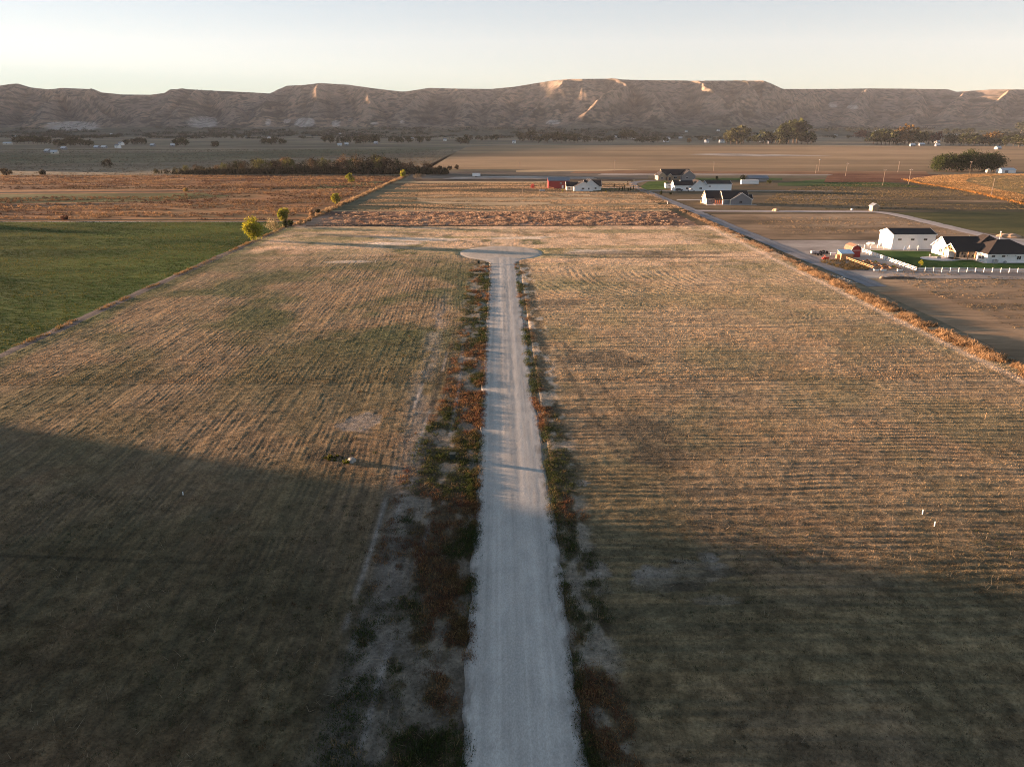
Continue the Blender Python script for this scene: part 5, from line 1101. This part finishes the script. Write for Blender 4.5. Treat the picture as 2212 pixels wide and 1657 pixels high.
MB().box(-4.5, -.08, 1.1, 5.15, 0, .12).build('porch_floor', M['concrete'], r)
MB().box(3.4, 3.88, -.08, .5, 0, 2.9).box(15.25, 15.5, -.08, .3, 0, 2.9).build('corner_board', M['cream'], r)
window(r, 'y', 8.6, 1.0, 1.5, 1.1, 0.0, fr='grey_boards'); window(r, 'y', -6.6, 1.0, 1.4, 1.3, 5.2); window(r, 'x', 4.5, 1.0, 1.4, 1.2, -.06); window(r, 'x', 9, 1.0, 1.4, 1.2, -8.06)
MB().box(-9, -8.1, 3.8, 14, 0, .06).box(-9, -4.7, .3, 3.75, 0, .06).box(-4.6, 18, -1.1, -.1, 0, .06).build('path', M['concrete'], r)
# 7. second white workshop
X, Y = G(1526.5, 413)
r = thing('workshop', 'long white workshop with dark roof just behind the grey house', 'workshop', X, Y)
gable(r, 0, 16.4, 0, 10.5, 4.3, 1.7, 'x', 'white_metal', 'dark_roof', 'white', .25); window(r, 'y', 1.2, 2.7, 1.2, .5, 0.0, fr='black'); MB().box(-.08, -.001, 2.5, 6.5, .05, 3.4).build('sectional_door', M['white'], r)
# 8. white house with vehicles
X, Y = G(1456.5, 413)
r = thing('white_house', 'white house with black roof and a large side gable, vehicles parked in front', 'house', X, Y)
gable(r, 0, 12.5, 0, 9.5, 3.4, 2.7, 'x', 'white_boards', 'dark_roof', 'white', .4)
gable(r, 11, 21.5, -.5, 13, 3.0, 3.6, 'y', 'white_boards', 'brown_roof', 'white', .4, wall_name='gable_wall')
gable(r, 10.6, 14.8, -1.8, 4, 2.6, 1.6, 'y', 'white_boards', 'dark_roof', 'white', .3, wall_name='entry_wall')
MB().box(1.2, 4.6, -.06, -.001, .05, 2.6).build('garage_door', M['white'], r); window(r, 'y', 7.6, 1.0, 1.6, 1.2, 0.0); window(r, 'y', 16.5, 1.0, 1.6, 1.2, -.5); window(r, 'x', 3.5, 1.0, 1.6, 1.2, 0.0)
MB().box(4.2, 4.9, 4.2, 4.9, 5.2, 6.6).build('chimney', M['white'], r)
X, Y = G(1438, 406.5)
r = thing('annex_shed', 'small flat-topped white shed left of the white house with parked vehicles', 'shed', X, Y)
gable(r, 0, 4.6, 0, 4, 2.6, .5, 'x', 'white_boards', 'dark_roof', 'white', .2); window(r, 'y', 1.8, 1.1, .9, .7, 0.0)
obj_at(car('suv', 'darkpaint'), 'parked_car', 'dark car parked close to the front wall of the white house', 'car', 1460, 413.5)
obj_at(car('pickup', 'whitecar'), 'pickup_truck', 'white pickup parked nearest the drive before the white house', 'pickup truck', 1484, 414.5)
obj_at(car('suv', 'whitecar'), 'parked_car', 'white car parked right of the white pickup before the side gable', 'car', 1507, 412.5)
obj_at(car('pickup', 'darkpaint'), 'pickup_truck', 'dark pickup parked between the white house gable and the long workshop', 'pickup truck', 1500, 409.5)
# 9. tan house
X, Y = G(1421.5, 390)
r = thing('tan_house', 'tan house with dark roof and lit gables at the bend of the side road', 'house', X, Y)
gable(r, 0, 6.0, 0, 12, 3.4, 2.6, 'y', 'tan_boards', 'dark_roof', 'cream', .4)
gable(r, 4, 26, 3, 15, 3.5, 4.4, 'x', 'tan_boards', 'dark_roof', 'cream', .5, wall_name='main_wall')
gable(r, 6.8, 11.2, -1, 5, 3.0, 2.1, 'y', 'tan_boards', 'dark_roof', 'cream', .35, wall_name='porch_gable')
gable(r, 18, 28.5, -3.5, 9, 3.6, 4.0, 'y', 'grey_boards', 'dark_roof', 'cream', .4, wall_name='garage_wall')
for a in (7.2, 10.6): MB().box(a - .15, a + .15, -1.6, -1.3, 0, 2.7).build('porch_post', M['cedar'], r)
MB().box(8.2, 9.6, -1.06, -1.001, .1, 2.3).build('door', M['glass'], r); window(r, 'y', 2.2, 1.0, 1.6, 1.3, 0.0); window(r, 'y', 13, 1.0, 2.4, 1.4, 3.0, mat='glass'); window(r, 'y', 21, 1.4, 1.6, 1.3, -3.5)
# 10. container and the dark barn behind
X, Y = G(1601.5, 399.5)
r = thing('white_container', 'long white box trailer on the green lot right of the workshops', 'trailer', X, Y)
MB().box(0, 12.6, 0, 2.6, .5, 3.2).build('box', M['white_metal'], r); MB().box(.1, 12.5, .2, 2.4, .3, .497).build('chassis', M['black'], r)
for a in (9.4, 10.7):
    for b in (.05, 2.25): MB().tube((a, b, .4), (a, b + .3, .4), .4, .4, 12).build('wheel', M['black'], r)
X, Y = G(1618, 393)
r = thing('dark_barn', 'low dark blue-roofed barn behind the long white box trailer', 'barn', X, Y)
gable(r, 0, 15, 0, 9, 2.6, 1.5, 'x', 'grey_boards', 'grey_roof', None, .3); MB().box(5, 8, -.06, -.001, .05, 2.3).build('sliding_door', M['grey_roof'], r)
for i, (x, y, hp, wp, lb) in enumerate([(1604, 391, 14, 12, 'shrub left of the dark blue-roofed barn'), (1660, 398, 10, 20, 'wide dark shrub right of the dark blue-roofed barn'), (1548, 389, 9, 8, 'small dark shrub on the green lot behind the long workshop'), (1455, 431, 0, 0, ''), (1428, 421, 8, 5, 'tiny dark shrub left of the drive on the brown lot'), (1448, 421.5, 6, 5, 'tiny dark shrub on the brown lot, right of its twin')]):
    if hp: X, Y, Z = at(x, y); s = mpp(y); make_bush('yard_shrub', lb, 'shrub', X, Y, 0, hp * s, wp * s, DG1, DG2, leaf=.2, seed=400 + i)
# 11. red barn and white house in the middle
X, Y = G(1184.5, 408)
r = thing('red_barn', 'red steel barn with grey roof left of the white two-gabled house', 'barn', X, Y)
gable(r, 0, 14.6, 0, 9.5, 5.2, 1.9, 'x', 'red_metal', 'grey_roof', None, .25); MB().box(9.2, 10.4, -.06, -.001, .05, 2.2).build('door', M['white'], r); window(r, 'y', 8.0, 3.0, 1.0, .8, 0.0); MB().box(-.07, -.001, 2.8, 6.8, .05, 4).build('sectional_door', M['red_boards'], r)
X, Y = G(1240, 413.5)
r = thing('white_house', 'white house with two front gables and dark roofs right of the red barn', 'house', X, Y)
gable(r, 0, 12.6, 0, 10, 2.7, 3.1, 'y', 'white_boards', 'brown_roof', 'white', .4)
gable(r, 6.0, 16.5, 3.0, 15, 2.9, 4.1, 'y', 'white_boards', 'dark_roof', 'white', .4, wall_name='gable_wall')
gable(r, -4.5, 3, 4.5, 12, 2.7, 2.6, 'x', 'cream', 'dark_roof', 'white', .4, wall_name='wing_wall')
gable(r, 7.5, 18.6, 5, 13, 2.9, 3.4, 'x', 'white_boards', 'dark_roof', 'white', .4, wall_name='side_wall')
window(r, 'y', 5, 1.2, 1.8, .9, 0.0); window(r, 'y', 9.3, 1.0, .9, 1.1, 0.0); window(r, 'y', 14, 1.0, 1.2, 1.2, 3.0); window(r, 'y', -3.4, 1.0, 1.4, 1.1, 4.5)
MB().box(4.8, 5.8, -1.0, -.2, 0, 1.1).build('cabinet', M['steel'], r)
def ramp(r):
    for i in range(5): MB().beam((i * .75, -i * .5, .2), (i * .75 + .1, -i * .5, 1.5 - i * .12), .5, .12).build('board', M['cedar'], r)
    MB().beam((0, 0, 1.4), (3.3, -2.2, .9), .1, .15).build('rail', M['cedar'], r)
obj_at(ramp, 'board_fence', 'short lit timber board fence at the front left corner of the red barn', 'fence', 1186, 409)
for i, (x, y, hp, wp, c1, c2, lb) in enumerate([(1151, 412, 14, 13, (0.25, 0.05, 0.05), (0.38, 0.09, 0.08), 'small red-leaved tree left of the red barn'), (1216, 417, 9, 3, YG1, YG2, 'thin yellow sapling in front of the red barn'), (1327, 411, 14, 6, BR1, BR2, 'bare sapling on the lawn right of the white two-gabled house'), (1355, 404, 12, 5, BR1, BR2, 'bare sapling beside the far bend of the side road'), (1309, 418, 5, 5, (0.25, 0.15, 0.06), YG2, 'stubby tan sapling on the straw field edge')]):
    X, Y = G(x, y); s = mpp(y); make_tree('sapling', lb, 'sapling', X, Y, 0, hp * s, max(1.2, wp * s), c1, c2, n_cl=10 if i else 22, n_lf=12 if i else 22, leaf=.18 if i else .25, seed=420 + i, trunk=.25)
for i, x in enumerate([1338, 1344, 1349, 1357, 1362, 1368]):
    y = 413.5 + (i % 2); X, Y = G(x, y); make_tree('young_conifer', 'young dark conifer, %s from the left in the group by the side road' % ORD[i], 'conifer', X, Y, 0, 2.6 + .7 * (i % 3), 1.5, DG1, (0.03, 0.045, 0.015), 'cone', n_cl=16, n_lf=14, leaf=.16, seed=440 + i, trunk=.06, group='young conifers by the side road')
for i, (x, y, w) in enumerate([(1166, 412.5, 3.4), (1256, 412.8, 1.0)]):
    obj_at(boxx(w, 1.2, .9, 'steel' if i == 0 else 'bluecloth'), 'storage_box', ['long grey storage box on the lawn left of the red barn', 'small bluish box against the white house front'][i], 'box', x, y + 1)
# white trailer on the pad
X, Y = G(1020.5, 383)
r = thing('white_trailer', 'white box trailer standing alone on the pale gravel pad beyond the straw field', 'trailer', X, Y)
MB().box(0, 6.6, 0, 2.3, .6, 3.0).build('box', M['white_metal'], r); MB().beam((6.6, .4, .6), (7.8, 1.1, .55), .1, .1).beam((6.6, 1.9, .6), (7.8, 1.1, .55), .1, .1).build('drawbar', M['black'], r)
for a in (2.6, 3.6):
    for b in (-.05, 2.1): MB().tube((a, b, .36), (a, b + .22, .36), .36, .36, 12).build('wheel', M['black'], r)
# farm building by the dense trees
X, Y = G(2163, 374.5)
r = thing('farm_building', 'low white farm building with pale blue roof right of the dense tree clump', 'farm building', X, Y)
gable(r, 0, 13, 0, 8, 2.6, 1.5, 'x', 'white_metal', 'galv', None, .3); MB().box(3, 6, -.06, -.001, .05, 2.2).build('door', M['grey_roof'], r)
X, Y = G(2132, 373.5)
r = thing('garden_shed', 'little cream shed between the two parts of the dense tree clump', 'shed', X, Y)
gable(r, 0, 3, 0, 3, 2.3, .9, 'y', 'cream', 'cream', None, .2); MB().box(.9, 2.1, -.05, -.001, .05, 1.9).build('door', M['wood'], r)

# ---------------------------------------------------------------- poles
def pole(label, x, yb, yt, arm=0, lampy=False, name='utility_pole', mat='polewood'):
    X, Y = G(x, yb); Yd = Y; s = mpp(yb); h = (yb - yt) * s
    r = thing(name, label, 'utility pole' if name == 'utility_pole' else 'post', X, Y)
    MB().tube((0, 0, -.3), (0, 0, h), .17, .11, 8).build('shaft', M[mat], r)
    if arm:
        c = MB().box(-arm / 2, arm / 2, -.14, -.02 + .0, h - .9, h - .75).build('crossarm', M[mat], r)
        for a in (-arm / 2 + .15, -.35, .35, arm / 2 - .15): MB().tube((a, -.08, h - .75), (a, -.08, h - .5), .06, .04, 6).build('insulator', M['steel'], r)
    if lampy:
        MB().box(-.5, .5, -.3, .3, h + .02, h + .55).build('lamp_head', M['steel'], r)
    return r
z4 = lambda a, b: (1654.5 + a * .2521, 159.3 + b * .2521)
z3 = lambda a, b: (1115.2 + a * .2521, 159.3 + b * .2521)
for lb, f, (xb, yb_), yt_, arm, lam in [
    ('short leaning pole at the left end of the russet strip, beside the taller lamp pole', z4, (425, 858), 790, 0, False),
    ('utility pole with a lamp box on top at the left end of the russet strip', z4, (449, 838), 747, 0, True),
    ('utility pole with crossarm, second from the left along the corn field road', z4, (682, 878), 770, 2.4, False),
    ('tall utility pole with crossarm in the middle of the line above the gravel lane', z4, (1000, 960), 825, 2.4, False),
    ('thin far pole with lamp against the brown field, right part', z4, (1130, 845), 757, 1.2, False),
    ('utility pole with crossarm at the left tip of the orange corn field', z4, (1222, 945), 822, 2.4, False),
    ('utility pole with crossarm in front of the dense tree clump', z4, (1742, 855), 757, 2.4, False),
    ('tall bare pole on the near edge of the orange corn field', z4, (1928, 1052), 902, 0, False),
    ('thin pole against the brown field above the curve of the side road', z3, (840, 836), 745, 1.6, False),
    ('thin pole against the brown field behind the long white box trailer', z3, (1690, 836), 757, 1.6, False),
    ('far thin pole above the pad trailer on the brown field', z3, (27, 803), 762, 1.2, False),
    ('bare yellowish pole on the lawn left of the red-leaved tree', z3, (56, 1040), 938, 0, False)]:
    x, y = f(xb, yb_); _, yt = f(0, yt_); pole(lb, x, y, yt, arm, lam)
def stake(label, x, yb, hgt, mat='white', r_=.06):
    X, Y = G(x, yb); r = thing('marker_post', label, 'marker post', X, Y, z=.05)
    MB().tube((0, 0, -.1), (0, 0, hgt), r_, r_, 8).build('post', M[mat], r); MB().tube((0, 0, hgt), (0, 0, hgt + .03), r_ * 1.3, r_ * 1.3, 8).build('cap', M[mat], r)
stake('white marker post in the right field, farther of the close pair', 1992, 1113, .65)
stake('white marker post in the right field, nearer of the close pair beside pale soil', 2018, 1138, .6)
stake('small white marker post in the shaded left field', 396, 1071, .45)
stake('small pale marker post left of the turning circle, farther one', 795, 561, .7, 'concrete')
stake('small pale marker post left of the turning circle, nearer one', 811, 569, .7, 'concrete')
stake('small pale marker post alone right of the turning circle', 1391, 563, .7, 'concrete')
stake('yellow marker post on the grass before the grey house', 1513, 440, 1.6, 'yellow', .09)
stake('white marker post at the left verge of the side road', 1442, 441, 1.1, 'white', .12)
stake('thin brown dry plant stalk in the right part of the near field', 2127, 908, 1.2, 'wood', .03)  # a dry plant stalk, built with the marker post parts
def ped(r):
    MB().box(-.35, .35, -.3, .3, .0, .85).build('cabinet', M['utility'], r); MB().box(-.4, .4, -.35, .35, .853, .93).build('lid', M['utility'], r)
obj_at(ped, 'utility_box', 'dark green utility box at the left verge where the gravel road meets the turning circle', 'utility box', 1034, 570, z=.1)
obj_at(ped, 'utility_box', 'dark green utility box among red weeds left of the gravel road', 'utility box', 978, 994, z=.1)
lump('boulder', 'pale boulder beside yellow-green moss in the left field', 'boulder', 760, 1000, 1.1, .9, .75, 'rock', 50, .05)
X, Y = G(751, 1001); make_bush('moss_bush', 'low yellow-green bush hugging the pale boulder', 'shrub', X, Y, .05, .6, 1.3, (0.10, 0.11, 0.015), (0.22, 0.22, 0.03), leaf=.07, seed=501)
X, Y = G(716, 993); make_bush('field_bush', 'low dark yellow-green bush left of the pale boulder', 'shrub', X, Y, .05, .5, 3.0, (0.05, 0.055, 0.015), (0.13, 0.12, 0.03), leaf=.08, seed=502, n_cl=40)
def bar(name, label, cat, a, b, w, mat):
    A_, B_ = Vector((*G(*a), 0)), Vector((*G(*b), 0)); o = MB().beam((0, 0, .03), B_ - A_, w, .05).build(name, M[mat]); o.location = A_ + Vector((0, 0, .12)); tag(o, label, cat); return o
bar('plank', 'long thin grey plank lying on the right side of the gravel road', 'plank', (1146.5, 1055), (1153, 1000), .12, 'polewood')
bar('plank', 'shorter thin plank on the gravel road just below the long plank', 'plank', (1142.5, 1103), (1144, 1078), .07, 'polewood')

# ---------------------------------------------------------------- far houses under the bluffs
z1 = lambda a, b: (a * .2521, 159.3 + b * .2521)
z2 = lambda a, b: (557.6 + a * .2521, 159.3 + b * .2521)
fh = [z1(*p) + (w, k) for p, w, k in [((60, 612), 26, 2), ((135, 550), 8, 0), ((950, 526), 12, 0), ((885, 646), 12, 1), ((1000, 640), 12, 0), ((1025, 616), 8, 0), ((540, 655), 8, 1), ((462, 690), 14, 2), ((395, 680), 8, 1), ((1300, 628), 8, 1), ((1480, 628), 12, 0), ((820, 645), 8, 1)]]
fh += [z2(*p) + (w, k) for p, w, k in [((150, 580), 12, 0), ((90, 560), 10, 2), ((700, 624), 14, 2), ((760, 618), 12, 1), ((1005, 606), 12, 1), ((1600, 580), 12, 0), ((1320, 568), 10, 2), ((2190, 600), 8, 0), ((700, 525), 8, 2)]]
fh += [z3(*p) + (w, k) for p, w, k in [((265, 568), 8, 0), ((345, 568), 7, 0), ((540, 563), 12, 1), ((860, 553), 12, 0), ((950, 557), 10, 0), ((1012, 563), 10, 0), ((1308, 566), 14, 0), ((1292, 588), 18, 0), ((1405, 560), 16, 1), ((1455, 502), 16, 0), ((1735, 495), 16, 0), ((1640, 594), 14, 0), ((1765, 594), 18, 0), ((1970, 498), 10, 0), ((2105, 588), 10, 0), ((140, 550), 24, 2)]]
fh += [z4(*p) + (w, k) for p, w, k in [((75, 508), 8, 3), ((135, 556), 9, 0), ((40, 602), 14, 1), ((945, 500), 14, 1), ((1170, 505), 10, 3), ((1210, 503), 10, 0), ((1340, 620), 18, 2), ((1480, 596), 14, 1), ((1475, 626), 10, 0), ((1500, 540), 16, 0), ((1630, 535), 9, 0), ((2028, 526), 9, 4), ((2000, 652), 12, 0), ((1260, 625), 14, 1), ((600, 540), 14, 1), ((1045, 580), 7, 3)]]
fh = [(x, y, w, 1 if (x < 1000 and k == 0 and int(x) % 3) else k) for x, y, w, k in fh]; fh = [(x, y, w, 1 if (x > 1654 and y > 308) else k) for x, y, w, k in fh]; fh.sort()
wl_ = [('white', 'white_boards', 'grey_roof'), ('grey', 'grey_boards', 'galv'), ('pale-roofed', 'cream', 'galv'), ('steep white', 'white', 'dark_roof'), ('sunlit cream', 'cream', 'brown_roof')]
for i, (x, y, w, k) in enumerate(fh):
    X, Y, Z = at(x, y, True)
    nb = 'sixths' ; sec = ['far left', 'left', 'left middle', 'right middle', 'right', 'far right'][min(5, max(0, int(x / 369)))]
    r = thing('far_house', '%s far house under the bluffs, %s from the left' % (wl_[k][0], ORD[i]), 'house', X, Y, random.uniform(-.4, .4), Z - .3, 'far houses at the foot of the bluffs')
    sc_ = Y / 1632 * 1.0; wd = max(7, w * .60); hh = 3.2 + (1.5 if k in (0, 3) else 0)
    gable(r, -wd / 2, wd / 2, 0, 9, hh, 5.0 if k == 3 else 2.4, 'y' if k == 3 else 'x', wl_[k][1], wl_[k][2], None, .4)
    window(r, 'y', -1.2, 1.2, 1.8, 1.3, 0.0)

# ---------------------------------------------------------------- evening haze over the valley
hz_x, hz_top = 8200, 1000
m = bpy.data.materials.new('haze'); m.use_nodes = True; nt = m.node_tree; nt.nodes.clear()
out = nt.nodes.new('ShaderNodeOutputMaterial'); pv_ = nt.nodes.new('ShaderNodeVolumePrincipled'); pv_.inputs['Density'].default_value = 2.2e-5; pv_.inputs['Color'].default_value = (0.80, 0.87, 1.0, 1); pv_.inputs['Anisotropy'].default_value = 0.0
nt.links.new(pv_.outputs[0], out.inputs['Volume'])
hb = MB().box(-8200, 8200, -3000, 9800, -1.6, 1000).build('haze', m); tag(hb, kind='stuff')
